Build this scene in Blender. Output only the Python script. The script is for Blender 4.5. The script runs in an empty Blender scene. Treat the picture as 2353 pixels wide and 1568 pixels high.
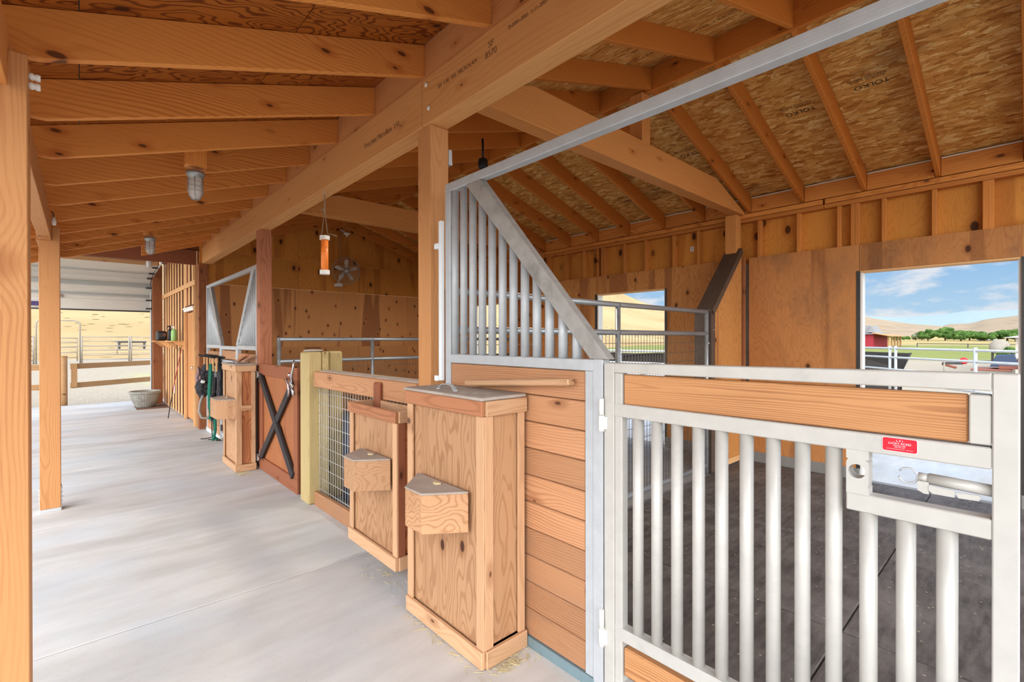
import bpy, bmesh, math, random
from mathutils import Vector, Matrix, Euler, noise as mnoise
random.seed(7)
C = bpy.context.scene.collection
PI = math.pi
# ------------------------------------------------------------------ helpers
WM = {}
def V(*a): return Vector(a)
def ident(): return Matrix.Identity(4)
def T(x, y, z): return Matrix.Translation((x, y, z))
def put(o, M, parent=None):
    WM[o.name] = M.copy()
    if parent is not None:
        o.parent = parent
        o.matrix_parent_inverse = ident()
        o.matrix_basis = WM[parent.name].inverted() @ M
    else:
        o.matrix_basis = M
def tag(o, label=None, cat=None, group=None, kind=None):
    if label: o['label'] = label
    if cat: o['category'] = cat
    if group: o['group'] = group
    if kind: o['kind'] = kind
    return o
def empty(name, loc, label=None, cat=None, group=None, kind=None, rz=0.0):
    o = bpy.data.objects.new(name, None); C.objects.link(o)
    o.empty_display_size = 0.1
    put(o, T(*loc) @ Matrix.Rotation(rz, 4, 'Z'))
    return tag(o, label, cat, group, kind)
def link(name, bm, mat, parent=None, M=None, smooth=False):
    me = bpy.data.meshes.new(name)
    bmesh.ops.recalc_face_normals(bm, faces=bm.faces)
    bm.to_mesh(me); bm.free()
    if mat: me.materials.append(mat)
    if smooth:
        for p in me.polygons: p.use_smooth = True
    o = bpy.data.objects.new(name, me); C.objects.link(o)
    put(o, M if M is not None else ident(), parent)
    return o
class MB:
    """collects shapes into one mesh; per-face 'seed' lets the wood differ board to board"""
    def __init__(s): s.bm = bmesh.new(); s.seed = s.bm.faces.layers.float.new('seed'); s.k = 0
    def _mark(s, fs, seed=None):
        v = random.random() if seed is None else seed
        for f in fs: f[s.seed] = v
    def box(s, x0, x1, y0, y1, z0, z1, bev=0.0, M=None, seed=None):
        r = bmesh.ops.create_cube(s.bm, size=1.0)
        vs = r['verts']
        m = T((x0+x1)/2, (y0+y1)/2, (z0+z1)/2) @ Matrix.Diagonal((abs(x1-x0), abs(y1-y0), abs(z1-z0), 1))
        if M is not None: m = M @ m
        bmesh.ops.transform(s.bm, matrix=m, verts=vs)
        fs = list({f for v in vs for f in v.link_faces}); s._mark(fs, seed)
        if bev > 0:
            es = list({e for v in vs for e in v.link_edges})
            n = bmesh.ops.bevel(s.bm, geom=es, offset=bev, segments=1, affect='EDGES', clamp_overlap=True)
            s._mark([f for f in n['faces']], fs[0][s.seed] if fs[0].is_valid else 0)
        return s
    def bar(s, p0, p1, w, h, up=(0, 0, 1), bev=0.0):
        p0 = Vector(p0); p1 = Vector(p1); d = p1-p0
        return s.box(-d.length/2, d.length/2, -w/2, w/2, -h/2, h/2, bev, frame(p0, p1, up))
    def tube(s, pts, r, n=10, cap=True, r2=None):
        pts = [Vector(p) for p in pts]; rings = []
        for i, p in enumerate(pts):
            a = pts[max(i-1, 0)]; b = pts[min(i+1, len(pts)-1)]
            d = (b-a).normalized()
            if i == 0:
                u = Vector((0, 0, 1)) if abs(d.z) < .9 else Vector((1, 0, 0))
                u = (u - d*u.dot(d)).normalized()
            else:
                u = (u - d*u.dot(d))
                u = u.normalized() if u.length > 1e-6 else d.orthogonal().normalized()
            w = d.cross(u)
            rr = r if r2 is None else r+(r2-r)*i/(len(pts)-1)
            rings.append([s.bm.verts.new(p+rr*(math.cos(2*PI*k/n)*u+math.sin(2*PI*k/n)*w)) for k in range(n)])
        fs = []
        for i in range(len(rings)-1):
            for k in range(n):
                f = s.bm.faces.new((rings[i][k], rings[i][(k+1) % n], rings[i+1][(k+1) % n], rings[i+1][k])); f.smooth = True; fs.append(f)
        if cap:
            fs.append(s.bm.faces.new(rings[0])); fs.append(s.bm.faces.new(rings[-1]))
        s._mark(fs); return s
    def lathe(s, prof, n=24, M=None, capped=True):
        rings = []
        for r, z in prof:
            rings.append([s.bm.verts.new((M or ident()) @ Vector((r*math.cos(2*PI*k/n), r*math.sin(2*PI*k/n), z))) for k in range(n)])
        fs = []
        for i in range(len(rings)-1):
            for k in range(n):
                f = s.bm.faces.new((rings[i][k], rings[i][(k+1) % n], rings[i+1][(k+1) % n], rings[i+1][k])); f.smooth = True; fs.append(f)
        if capped: fs.append(s.bm.faces.new(rings[0])); fs.append(s.bm.faces.new(rings[-1]))
        s._mark(fs); return s
    def prism(s, pts, a0, a1, axis='y', bev=0.0):
        """polygon pts extruded along axis; pts are the two other coordinates in order"""
        def mk(p, a):
            return {'y': (p[0], a, p[1]), 'x': (a, p[0], p[1]), 'z': (p[0], p[1], a)}[axis]
        A = [s.bm.verts.new(mk(p, a0)) for p in pts]; B = [s.bm.verts.new(mk(p, a1)) for p in pts]
        n = len(pts); fs = [s.bm.faces.new(A), s.bm.faces.new(B)]
        for i in range(n): fs.append(s.bm.faces.new((A[i], A[(i+1) % n], B[(i+1) % n], B[i])))
        s._mark(fs)
        if bev > 0:
            es = list({e for v in A+B for e in v.link_edges})
            bmesh.ops.bevel(s.bm, geom=es, offset=bev, segments=1, affect='EDGES', clamp_overlap=True)
        return s
    def done(s, name, mat, parent=None, M=None): return link(name, s.bm, mat, parent, M)
def frame(p0, p1, up=(0, 0, 1)):
    p0 = Vector(p0); p1 = Vector(p1); X = (p1-p0).normalized(); U = Vector(up)
    if abs(X.dot(U)) > .99: U = Vector((0, 1, 0)) if abs(X.y) < .9 else Vector((1, 0, 0))
    Y = U.cross(X).normalized(); Z = X.cross(Y)
    M = Matrix((X, Y, Z)).transposed().to_4x4(); M.translation = (p0+p1)/2
    return M
def timber(name, p0, p1, w, h, mat, parent=None, up=(0, 0, 1), bev=0.003):
    """a sawn board whose grain (local X) runs from p0 to p1"""
    d = (Vector(p1)-Vector(p0)).length
    b = MB(); b.box(-d/2, d/2, -w/2, w/2, -h/2, h/2, bev)
    return b.done(name, mat, parent, frame(p0, p1, up))
def local_prism(name, pts, y0, y1, mat, parent=None, bev=0.003):
    """outline given in world (x,z), grain along world X"""
    b = MB(); b.prism(pts, y0, y1, 'y', bev); return b.done(name, mat, parent)
ORD = ['first','second','third','fourth','fifth','sixth','seventh','eighth','ninth','tenth','eleventh','twelfth','thirteenth','fourteenth','fifteenth','sixteenth','seventeenth','eighteenth','nineteenth','twentieth']
def srgb(r, g, b):
    f = lambda c: (c/255/12.92) if c/255 <= .04045 else ((c/255+.055)/1.055)**2.4
    return (f(r), f(g), f(b), 1)
# ------------------------------------------------------------------ materials
class NT:
    def __init__(s, name):
        s.m = bpy.data.materials.new(name); s.m.use_nodes = True
        s.t = s.m.node_tree; s.t.nodes.clear()
        s.out = s.n('ShaderNodeOutputMaterial'); s.p = s.n('ShaderNodeBsdfPrincipled')
        s.l(s.p.outputs[0], s.out.inputs[0])
    def n(s, t, **k):
        x = s.t.nodes.new(t)
        for a, b in k.items(): setattr(x, a, b)
        return x
    def l(s, a, b): s.t.links.new(a, b)
    def set(s, sock, v):
        if hasattr(v, 'is_output'): s.l(v, sock)
        else: sock.default_value = v
    def math(s, op, a, b=0.0, c=None, clamp=False):
        x = s.n('ShaderNodeMath', operation=op); x.use_clamp = clamp
        s.set(x.inputs[0], a); s.set(x.inputs[1], b)
        if c is not None: s.set(x.inputs[2], c)
        return x.outputs[0]
    def vmath(s, op, a, b):
        x = s.n('ShaderNodeVectorMath', operation=op); s.set(x.inputs[0], a); s.set(x.inputs[1], b); return x.outputs[0]
    def mix(s, f, a, b, mode='MIX'):
        x = s.n('ShaderNodeMix', data_type='RGBA', blend_type=mode)
        s.set(x.inputs['Factor'], f); s.set(x.inputs[6], a); s.set(x.inputs[7], b); return x.outputs[2]
    def noise(s, vec, scale=1.0, detail=2.0, rough=.5, dist=0.0, color=False):
        x = s.n('ShaderNodeTexNoise'); s.l(vec, x.inputs['Vector'])
        x.inputs['Scale'].default_value = scale; x.inputs['Detail'].default_value = detail
        x.inputs['Roughness'].default_value = rough; x.inputs['Distortion'].default_value = dist
        return x.outputs['Color' if color else 'Fac']
    def vor(s, vec, scale=1.0, feature='F1', rnd=1.0, dim='3D'):
        x = s.n('ShaderNodeTexVoronoi', feature=feature); x.voronoi_dimensions = dim; s.l(vec, x.inputs['Vector'])
        x.inputs['Scale'].default_value = scale; x.inputs['Randomness'].default_value = rnd
        return x
    def remap(s, v, a, b, c=0.0, d=1.0, smooth=False):
        x = s.n('ShaderNodeMapRange'); x.clamp = True
        if smooth: x.interpolation_type = 'SMOOTHSTEP'
        s.set(x.inputs['Value'], v)
        for i, q in zip((1, 2, 3, 4), (a, b, c, d)): x.inputs[i].default_value = q
        return x.outputs[0]
    def bump(s, h, strength=.2, dist=.002):
        x = s.n('ShaderNodeBump'); x.inputs['Strength'].default_value = strength; x.inputs['Distance'].default_value = dist
        s.l(h, x.inputs['Height']); s.l(x.outputs[0], s.p.inputs['Normal'])
    def coord(s, kind='Object'):
        return s.n('ShaderNodeTexCoord').outputs[kind]
    def seedvec(s, base):
        oi = s.n('ShaderNodeObjectInfo').outputs['Random']
        at = s.n('ShaderNodeAttribute'); at.attribute_name = 'seed'
        r = s.math('ADD', oi, s.math('MULTIPLY', at.outputs['Fac'], 3.7))
        cx = s.n('ShaderNodeCombineXYZ')
        s.l(s.math('MULTIPLY', r, 91.7), cx.inputs[0]); s.l(s.math('MULTIPLY', r, 37.3), cx.inputs[1]); s.l(s.math('MULTIPLY', r, 53.9), cx.inputs[2])
        fr = s.math('FRACT', s.math('MULTIPLY', r, 7.31))
        return s.vmath('ADD', base, cx.outputs[0]), fr
    def scale(s, v, x, y, z): return s.vmath('MULTIPLY', v, (x, y, z))
def wood(name, light, dark, knot=.5, ringc=.5, period=.014, var=.16, rough=.62, grime=0.0, grimecol=(70, 62, 56), knotcol=(72, 38, 20), blotch=.25, spec=.25, warpamt=.13):
    N = NT(name); L = srgb(*light); D = srgb(*dark)
    obj = N.coord(); P, fr = N.seedvec(obj)
    # pith axis offset differs per board, warp along the board bends the rings
    warp = N.noise(N.scale(P, .9, 3.0, 3.0), 1.0, 2, .5)
    warp2 = N.noise(N.scale(P, 3.5, 9.0, 9.0), 1.0, 2, .5)
    kp = N.n('ShaderNodeSeparateXYZ'); N.l(P, kp.inputs[0]); kc = N.n('ShaderNodeCombineXYZ')
    N.l(N.math('MULTIPLY', kp.outputs[0], 2.1), kc.inputs[0]); N.l(N.math('ADD', N.math('MULTIPLY', kp.outputs[2], 4.9), N.math('MULTIPLY', kp.outputs[1], 1.7)), kc.inputs[1])
    kv = N.vor(kc.outputs[0], 1.0, dim='2D')
    kd = kv.outputs['Distance']
    sel = N.n('ShaderNodeSeparateColor'); N.l(kv.outputs['Color'], sel.inputs[0])
    ksel = N.remap(sel.outputs[0], 1-knot-.02, 1-knot+.02)
    sx = N.n('ShaderNodeSeparateXYZ'); N.l(obj, sx.inputs[0])
    yy = N.math('ADD', sx.outputs[1], N.math('ADD', N.math('MULTIPLY', fr, .10), .01))
    zz = N.math('ADD', sx.outputs[2], N.math('MULTIPLY', N.math('SUBTRACT', fr, .5), .09))
    r = N.math('SQRT', N.math('ADD', N.math('MULTIPLY', yy, yy), N.math('MULTIPLY', zz, zz)))
    r = N.math('ADD', r, N.math('MULTIPLY', N.math('SUBTRACT', warp, .5), warpamt))
    r = N.math('ADD', r, N.math('MULTIPLY', N.math('SUBTRACT', warp2, .5), .009))
    r = N.math('ADD', r, N.math('MULTIPLY', N.math('MULTIPLY', N.remap(kd, .45, 0, 0, 1, True), ksel), .03))
    s_ = N.math('SINE', N.math('MULTIPLY', r, 2*PI/period))
    ring = N.remap(s_, -.2, 1.0, 0, 1, True)
    fib = N.noise(N.scale(P, 3.0, 110, 110), 1.0, 2, .6)
    big = N.noise(N.scale(P, .8, 2.2, 2.2), 1.0, 3, .55)
    rmask = N.remap(N.noise(N.scale(P, .7, 2, 2), 1.0, 2, .5), .38, .62, .25, 1.0)
    f = N.math('ADD', N.math('MULTIPLY', N.math('MULTIPLY', ring, rmask), ringc*.8), N.math('MULTIPLY', N.math('SUBTRACT', fib, .5), .55))
    f = N.math('ADD', f, N.math('MULTIPLY', N.math('SUBTRACT', big, .5), blotch*2), clamp=True)
    col = N.mix(f, L, D)
    if knot > 0:
        kr = N.math('MULTIPLY', sel.outputs[1], .05); kn = N.math('MULTIPLY', N.remap(N.math('ADD', kd, kr), .085, .05, 0, 1, True), ksel)
        halo = N.math('MULTIPLY', N.remap(kd, .20, .06, 0, .5, True), ksel)
        col = N.mix(halo, col, D); col = N.mix(N.math('MULTIPLY', kn, .85), col, srgb(*knotcol))
    if grime > 0:
        g = N.noise(N.scale(P, 1.3, 5, 5), 1.0, 4, .65)
        col = N.mix(N.remap(g, .62-.14*grime, .78, 0, grime), col, srgb(*grimecol))
    hs = N.n('ShaderNodeHueSaturation'); N.l(col, hs.inputs['Color'])
    N.l(N.math('ADD', N.math('MULTIPLY', N.math('SUBTRACT', fr, .5), 2*var), 1.0), hs.inputs['Value'])
    N.l(hs.outputs[0], N.p.inputs['Base Color'])
    N.p.inputs['Roughness'].default_value = rough; N.p.inputs['Specular IOR Level'].default_value = spec
    N.bump(N.math('ADD', fib, N.math('MULTIPLY', ring, .4)), .25, .0012)
    return N.m
def plywood(name, light, dark, patch=(120, 64, 34), knots=.25, patchamt=.6, rough=.6, figure=.45, grime=0.0, dots=.0, ksize=1.0):
    N = NT(name); obj = N.coord(); P, fr = N.seedvec(obj)
    warp = N.noise(N.scale(P, .55, 2.4, 2.4), 1.0, 3, .55)
    w2 = N.noise(N.scale(P, 4, 14, 14), 1.0, 2, .5)
    v = N.math('ADD', N.math('MULTIPLY', warp, 1.0), N.math('MULTIPLY', w2, .035))
    s_ = N.math('SINE', N.math('MULTIPLY', v, 2*PI/.030))
    fig = N.math('MULTIPLY', N.remap(s_, .1, 1.0, 0, 1, True), figure)
    fib = N.noise(N.scale(P, 2.2, 90, 90), 1.0, 2, .6)
    big = N.noise(N.scale(P, .35, 1.2, 1.2), 1.0, 2, .5)
    f = N.math('ADD', fig, N.math('MULTIPLY', N.math('SUBTRACT', fib, .5), .5))
    f = N.math('ADD', f, N.math('MULTIPLY', N.math('SUBTRACT', big, .5), .9), clamp=True)
    col = N.mix(f, srgb(*light), srgb(*dark))
    pm = N.noise(N.scale(P, .18, 2.3, 2.3), 1.0, 3, .5, .2)
    col = N.mix(N.remap(pm, .56, .60, 0, patchamt), col, srgb(*patch))
    if knots > 0:
        kv = N.vor(N.scale(P, 1.8, 3.0, 1), 1.0, dim='2D')
        se = N.n('ShaderNodeSeparateColor'); N.l(kv.outputs['Color'], se.inputs[0])
        ks = N.remap(se.outputs[0], 1-knots-.01, 1-knots+.01)
        kd = kv.outputs['Distance']
        col = N.mix(N.math('MULTIPLY', N.remap(kd, .16*ksize, .04*ksize, 0, .6, True), ks), col, srgb(*dark))
        col = N.mix(N.math('MULTIPLY', N.remap(kd, .06*ksize, .042*ksize, 0, .9), ks), col, srgb(58, 28, 14))
    if grime > 0:
        g = N.noise(N.scale(P, 1.2, 2, 2), 1.0, 5, .65)
        col = N.mix(N.remap(g, .5, .75, 0, grime), col, srgb(84, 74, 66))
    if dots:
        kv = N.vor(N.scale(obj, 2.1, 3.4, 1), 1.0, rnd=.7, dim='2D'); kd = kv.outputs['Distance']
        se = N.n('ShaderNodeSeparateColor'); N.l(kv.outputs['Color'], se.inputs[0]); ks = N.remap(se.outputs[1], .38, .42)
        col = N.mix(N.math('MULTIPLY', N.remap(kd, .2, .08, 0, .4, True), ks), col, srgb(*dark)); col = N.mix(N.math('MULTIPLY', N.remap(kd, .065, .042, 0, .8), ks), col, srgb(74, 38, 20))
    hs = N.n('ShaderNodeHueSaturation'); N.l(col, hs.inputs['Color'])
    N.l(N.math('ADD', N.math('MULTIPLY', N.math('SUBTRACT', fr, .5), .22), 1.0), hs.inputs['Value'])
    N.l(hs.outputs[0], N.p.inputs['Base Color'])
    N.p.inputs['Roughness'].default_value = rough; N.p.inputs['Specular IOR Level'].default_value = .25
    N.bump(fib, .15, .001)
    return N.m
def osb(name):
    N = NT(name); obj = N.coord()
    wz = N.noise(obj, 5.0, 3, .5, 0, True)
    base = N.vmath('ADD', obj, N.vmath('MULTIPLY', N.vmath('SUBTRACT', wz, (.5, .5, .5)), (.05, .09, .02)))
    def layer(rot, sx, sy):
        mp = N.n('ShaderNodeMapping'); N.l(base, mp.inputs[0]); mp.inputs['Rotation'].default_value = (0, 0, rot)
        mp.inputs['Scale'].default_value = (sx, sy, 1)
        v = N.vor(mp.outputs[0], 1.0); se = N.n('ShaderNodeSeparateColor'); N.l(v.outputs['Color'], se.inputs[0])
        e = N.vor(mp.outputs[0], 1.0, 'DISTANCE_TO_EDGE')
        return se.outputs[0], se.outputs[1], e.outputs['Distance']
    a, a2, e1 = layer(.12, 48, 9); b, b2, e2 = layer(-.3, 42, 11); c, c2, e3 = layer(.55, 30, 10)
    x = N.mix(N.remap(b2, .45, .5), N.math('ADD', a, 0.0), b)
    x = N.mix(N.remap(c2, .72, .76), x, c)
    ramp = N.n('ShaderNodeValToRGB'); N.l(x, ramp.inputs[0])
    e = ramp.color_ramp.elements
    e[0].position = 0; e[0].color = srgb(172, 110, 48); e[1].position = 1; e[1].color = srgb(242, 204, 136)
    for pos, cc in ((.18, (200, 138, 66)), (.5, (216, 158, 84)), (.8, (228, 176, 102))):
        q = e.new(pos); q.color = srgb(*cc)
    col = N.mix(N.remap(e1, .05, 0, 0, .55), ramp.outputs[0], srgb(112, 66, 30))
    st = N.noise(N.scale(obj, 1.4, .8, 1), 1.0, 4, .6)
    col = N.mix(N.remap(st, .56, .74, 0, .62), col, srgb(96, 70, 46))
    fib = N.noise(N.scale(base, 150, 22, 1), 1.0, 3, .65)
    col = N.mix(N.remap(fib, .55, .75, 0, .6), col, srgb(120, 74, 34))
    N.l(col, N.p.inputs['Base Color']); N.p.inputs['Roughness'].default_value = .7
    N.p.inputs['Specular IOR Level'].default_value = .2
    N.bump(N.math('ADD', x, fib), .3, .002)
    return N.m
def metal(name, col, metallic=.35, rough=.45, streak=.1, dirt=0.0, dirtcol=(110, 104, 96), lines=0.0):
    N = NT(name); o = N.coord()
    n1 = N.noise(N.scale(o, 3, 14, 14), 1.0, 3, .6); n2 = N.noise(o, 7.0, 4, .6)
    c = N.mix(N.remap(n1, .35, .7, 0, streak), srgb(*col), srgb(*[int(q*.72) for q in col]))
    if dirt > 0: c = N.mix(N.remap(n2, .55, .75, 0, dirt), c, srgb(*dirtcol))
    N.l(c, N.p.inputs['Base Color']); N.p.inputs['Metallic'].default_value = metallic
    N.l(N.remap(n2, .3, .7, rough-.08, rough+.12), N.p.inputs['Roughness'])
    return N.m
def plain(name, col, rough=.55, metallic=0.0, spec=.4, var=.0, vs=8.0, col2=None):
    N = NT(name)
    if var > 0:
        n = N.noise(N.coord(), vs, 4, .6)
        c = N.mix(N.remap(n, .35, .7, 0, var), srgb(*col), srgb(*(col2 or [int(q*.6) for q in col])))
        N.l(c, N.p.inputs['Base Color'])
    else: N.p.inputs['Base Color'].default_value = srgb(*col)
    N.p.inputs['Roughness'].default_value = rough; N.p.inputs['Metallic'].default_value = metallic
    N.p.inputs['Specular IOR Level'].default_value = spec
    return N.m
def concrete(name, a=(204, 200, 194), b=(170, 164, 156), blue=(188, 196, 201)):
    N = NT(name); o = N.coord()
    n1 = N.noise(o, .9, 5, .6); n2 = N.noise(N.scale(o, 1.6, 5.0, 1), 1.0, 6, .6); n3 = N.noise(o, 60, 3, .6)
    n4 = N.noise(N.scale(o, .4, 1.6, 1), 1.0, 3, .5)
    c = N.mix(N.remap(n2, .3, .75, 0, .75), srgb(*a), srgb(*b))
    c = N.mix(N.remap(n1, .45, .65, 0, .5), c, srgb(*blue))
    c = N.mix(N.remap(n4, .5, .7, 0, .35), c, srgb(136, 128, 120))
    c = N.mix(N.remap(n3, .62, .75, 0, .25), c, srgb(120, 112, 104))
    v = N.vor(o, 14).outputs['Distance']
    c = N.mix(N.remap(v, .045, .03, 0, .35), c, srgb(96, 84, 70))
    N.l(c, N.p.inputs['Base Color']); N.p.inputs['Roughness'].default_value = .62
    N.p.inputs['Specular IOR Level'].default_value = .3
    N.bump(N.math('ADD', N.math('MULTIPLY', n3, .5), n2), .12, .002)
    return N.m
def rubber(name):
    N = NT(name); o = N.coord(); P, fr = N.seedvec(o)
    n1 = N.noise(P, 2.2, 5, .65); n2 = N.noise(N.scale(P, 5, 26, 5), 1.0, 4, .7)
    c = N.mix(N.remap(n2, .3, .7), srgb(98, 90, 84), srgb(58, 52, 48))
    c = N.mix(N.remap(n1, .45, .7, 0, .6), c, srgb(120, 112, 106))
    cv = N.vor(N.scale(P, 42, 26, 40), 1.0); se = N.n('ShaderNodeSeparateColor'); N.l(cv.outputs['Color'], se.inputs[0])
    fl = N.math('MULTIPLY', N.remap(cv.outputs['Distance'], .2, .14), N.remap(se.outputs[0], .86, .88))
    c = N.mix(N.math('MULTIPLY', fl, .8), c, srgb(188, 170, 140))
    N.l(c, N.p.inputs['Base Color']); N.p.inputs['Roughness'].default_value = .7
    N.p.inputs['Specular IOR Level'].default_value = .3
    N.bump(n2, .3, .003)
    return N.m
M = {}
M['aisle_wood'] = wood('aisle_rafter_wood', (216, 142, 70), (168, 84, 26), .62, .55, .017, .07)
M['stall_wood'] = wood('stall_rafter_wood', (200, 122, 50), (150, 76, 20), .35, .5, .015, .08)
M['beam'] = wood('main_beam_wood', (210, 152, 94), (182, 116, 62), .12, .4, .03, .03, blotch=.4)
M['ledger'] = wood('ledger_wood', (208, 144, 90), (172, 100, 52), .35, .4, .016, .03)
M['post'] = wood('post_wood', (200, 142, 90), (150, 86, 42), .22, .42, .0085, .05, warpamt=.10)
M['post_red'] = wood('dark_post_wood', (176, 112, 80), (126, 72, 48), .12, .6, .010, .05)
M['tie'] = wood('tie_beam_wood', (212, 144, 80), (170, 94, 38), .3, .45, .018, .05)
M['plank'] = wood('stall_plank_wood', (184, 134, 96), (128, 78, 48), .5, .6, .013, .2, grime=.65, grimecol=(146, 118, 98))
M['gate_board'] = wood('gate_board_wood', (196, 140, 92), (118, 64, 32), .3, .95, .0065, .02, warpamt=.035, grime=.2, grimecol=(226, 200, 170))
M['bin_trim'] = wood('bin_trim_wood', (198, 156, 118), (150, 102, 68), .42, .5, .013, .10)
M['bin_dark'] = wood('bin_dark_trim', (176, 118, 82), (132, 78, 50), .4, .5, .013, .06)
M['bin_ply'] = plywood('bin_plywood', (186, 142, 104), (144, 98, 64), (164, 118, 82), .35, .4, figure=.5)
M['bin_ply_red'] = plywood('bin_plywood_red', (196, 128, 82), (142, 78, 44), (130, 66, 36), .5, .5, figure=.7)
M['gate_ply'] = plywood('x_gate_plywood', (176, 110, 68), (142, 82, 48), (122, 68, 42), .3, .35, figure=.35, grime=.2)
M['gate_red'] = wood('x_gate_frame', (146, 88, 60), (108, 60, 40), .3, .4, .014, .05)
M['black_wood'] = wood('charred_black_board', (58, 54, 54), (30, 29, 31), .2, .5, .014, .05, grime=.3, grimecol=(92, 84, 78))
M['green_post'] = wood('treated_post_wood', (184, 162, 112), (138, 122, 82), .25, .5, .013, .05, grime=.35, grimecol=(112, 112, 76))
M['grey_pallet'] = wood('grey_pallet_wood', (92, 76, 60), (66, 54, 44), .2, .4, .014, .08)
M['fence_wood'] = wood('weathered_fence_wood', (180, 138, 94), (134, 96, 60), .3, .5, .014, .08)
M['stud'] = wood('stud_wood', (204, 130, 62), (160, 86, 32), .3, .45, .013, .1)
M['batten'] = wood('batten_wood', (222, 172, 118), (190, 132, 80), .15, .4, .013, .06)
M['cedar_dark'] = wood('gap_shade_wood', (150, 92, 56), (104, 56, 30), .5, .5, .013, .05)
M['ply_low'] = plywood('stall_wall_plywood', (196, 134, 74), (156, 94, 44), (132, 76, 44), .55, .6, grime=.0)
M['ply_back'] = plywood('back_wall_plywood', (214, 150, 90), (186, 116, 62), (134, 76, 42), .9, .7, figure=.15, dots=1)
M['ply_kick'] = plywood('scuffed_wall_plywood', (190, 128, 74), (140, 84, 42), (116, 66, 34), .2, .5, grime=.5, figure=.25, ksize=1.2)
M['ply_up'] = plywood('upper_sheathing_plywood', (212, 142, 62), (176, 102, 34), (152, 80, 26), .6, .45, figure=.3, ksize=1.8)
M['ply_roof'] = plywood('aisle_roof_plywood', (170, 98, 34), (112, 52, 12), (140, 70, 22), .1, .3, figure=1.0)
M['osb'] = osb('osb_sheathing')
M['lvl_mark'] = plain('ink_mark', (134, 92, 58), .8)
M['osb_mark'] = plain('black_ink_stamp', (40, 32, 26), .8)
M['alu'] = metal('milled_aluminium', (184, 187, 189), .12, .42, .2, .12)
M['alu_warm'] = metal('brushed_gate_aluminium', (190, 186, 178), .12, .42, .15, .15)
M['alu_dirty'] = metal('scuffed_aluminium', (160, 156, 150), .15, .45, .4, .5, (92, 88, 84))
M['galv'] = metal('galvanised_pipe', (172, 176, 178), .55, .38, .5, .2)
M['wire'] = metal('galvanised_wire', (200, 198, 192), .2, .45, .2)
M['wire_dark'] = metal('dull_steel_wire', (120, 112, 102), .5, .5, .2)
M['sill'] = metal('steel_sill', (124, 146, 152), .3, .5, .2)
M['brown_steel'] = metal('bronze_steel_channel', (92, 76, 64), .3, .5, .3)
M['dark_steel'] = metal('dark_steel', (70, 68, 66), .5, .45, .3)
M['chrome'] = plain('chrome', (225, 225, 235), .18, 1.0)
M['silver'] = plain('zinc_plate', (205, 208, 210), .35, .7)
M['white_pvc'] = plain('white_plastic', (226, 230, 232), .4)
M['white_paint'] = plain('white_paint', (232, 230, 224), .5)
M['red'] = plain('sticker_red', (214, 8, 40), .35)
M['pink_edge'] = plain('sticker_white', (248, 220, 222), .4)
M['black'] = plain('black_plastic', (26, 26, 29), .45)
M['black_fabric'] = plain('black_webbing', (34, 33, 36), .8, var=.5, vs=40, col2=(70, 66, 66))
M['mauve'] = plain('mauve_mesh_fabric', (138, 104, 104), .85)
M['green_rope'] = plain('green_rope', (28, 118, 92), .8, var=.8, vs=90, col2=(16, 70, 58))
M['grey_rope'] = plain('grey_rope', (150, 142, 134), .8)
M['cord'] = plain('grey_cord', (150, 136, 122), .7)
M['orange'] = None
M['conc'] = concrete('aisle_concrete')
M['conc_dark'] = concrete('kerb_concrete', (142, 138, 132), (112, 108, 104), (124, 126, 126))
M['rubber'] = rubber('rubber_matting')
M['tin'] = metal('garage_door_steel', (216, 212, 202), .12, .5, .15)
M['tin_dark'] = metal('door_strut_steel', (170, 176, 174), .3, .45, .2)
M['door_wood'] = wood('tack_door_wood', (196, 136, 82), (152, 92, 48), .1, .4, .02, .03)
M['dust_wood'] = plain('dusty_board_top', (176, 164, 152), .8, var=.6, vs=6, col2=(140, 126, 112))
M['tan_pod'] = plain('tan_wood_knob', (196, 176, 138), .8)
M['barrel'] = plain('navy_plastic_drum', (36, 46, 66), .5, var=.4, vs=5)
M['straw'] = plain('straw', (206, 188, 140), .9)
M['terracotta'] = plain('slatted_doormat', (120, 92, 74), .8, var=.5, vs=30)
def pot_mat():
    N = NT('ribbed_grey_planter'); o = N.coord()
    n = N.noise(o, 6, 3, .5); c = N.mix(N.remap(n, .3, .7), srgb(156, 154, 144), srgb(124, 120, 110))
    N.l(c, N.p.inputs['Base Color']); N.p.inputs['Roughness'].default_value = .5; return N.m
M['pot'] = pot_mat()
def glass_mat():
    N = NT('jelly_jar_glass'); N.p.inputs['Base Color'].default_value = (.95, .95, .93, 1)
    N.p.inputs['Roughness'].default_value = .08; N.p.inputs['IOR'].default_value = 1.3
    N.p.inputs['Transmission Weight'].default_value = .55; return N.m
M['glass'] = glass_mat()
def orange_mat():
    N = NT('orange_sticky_tube'); o = N.coord()
    c = srgb(255, 140, 54); v = N.vor(N.scale(o, 1, 1, .7), 55).outputs['Distance']
    n = N.noise(o, 20, 2, .5)
    f = N.math('MULTIPLY', N.remap(v, .28, .2), N.remap(n, .5, .56))
    N.l(N.mix(f, c, srgb(60, 26, 12)), N.p.inputs['Base Color']); N.p.inputs['Roughness'].default_value = .4; return N.m
M['orange'] = orange_mat()
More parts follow.
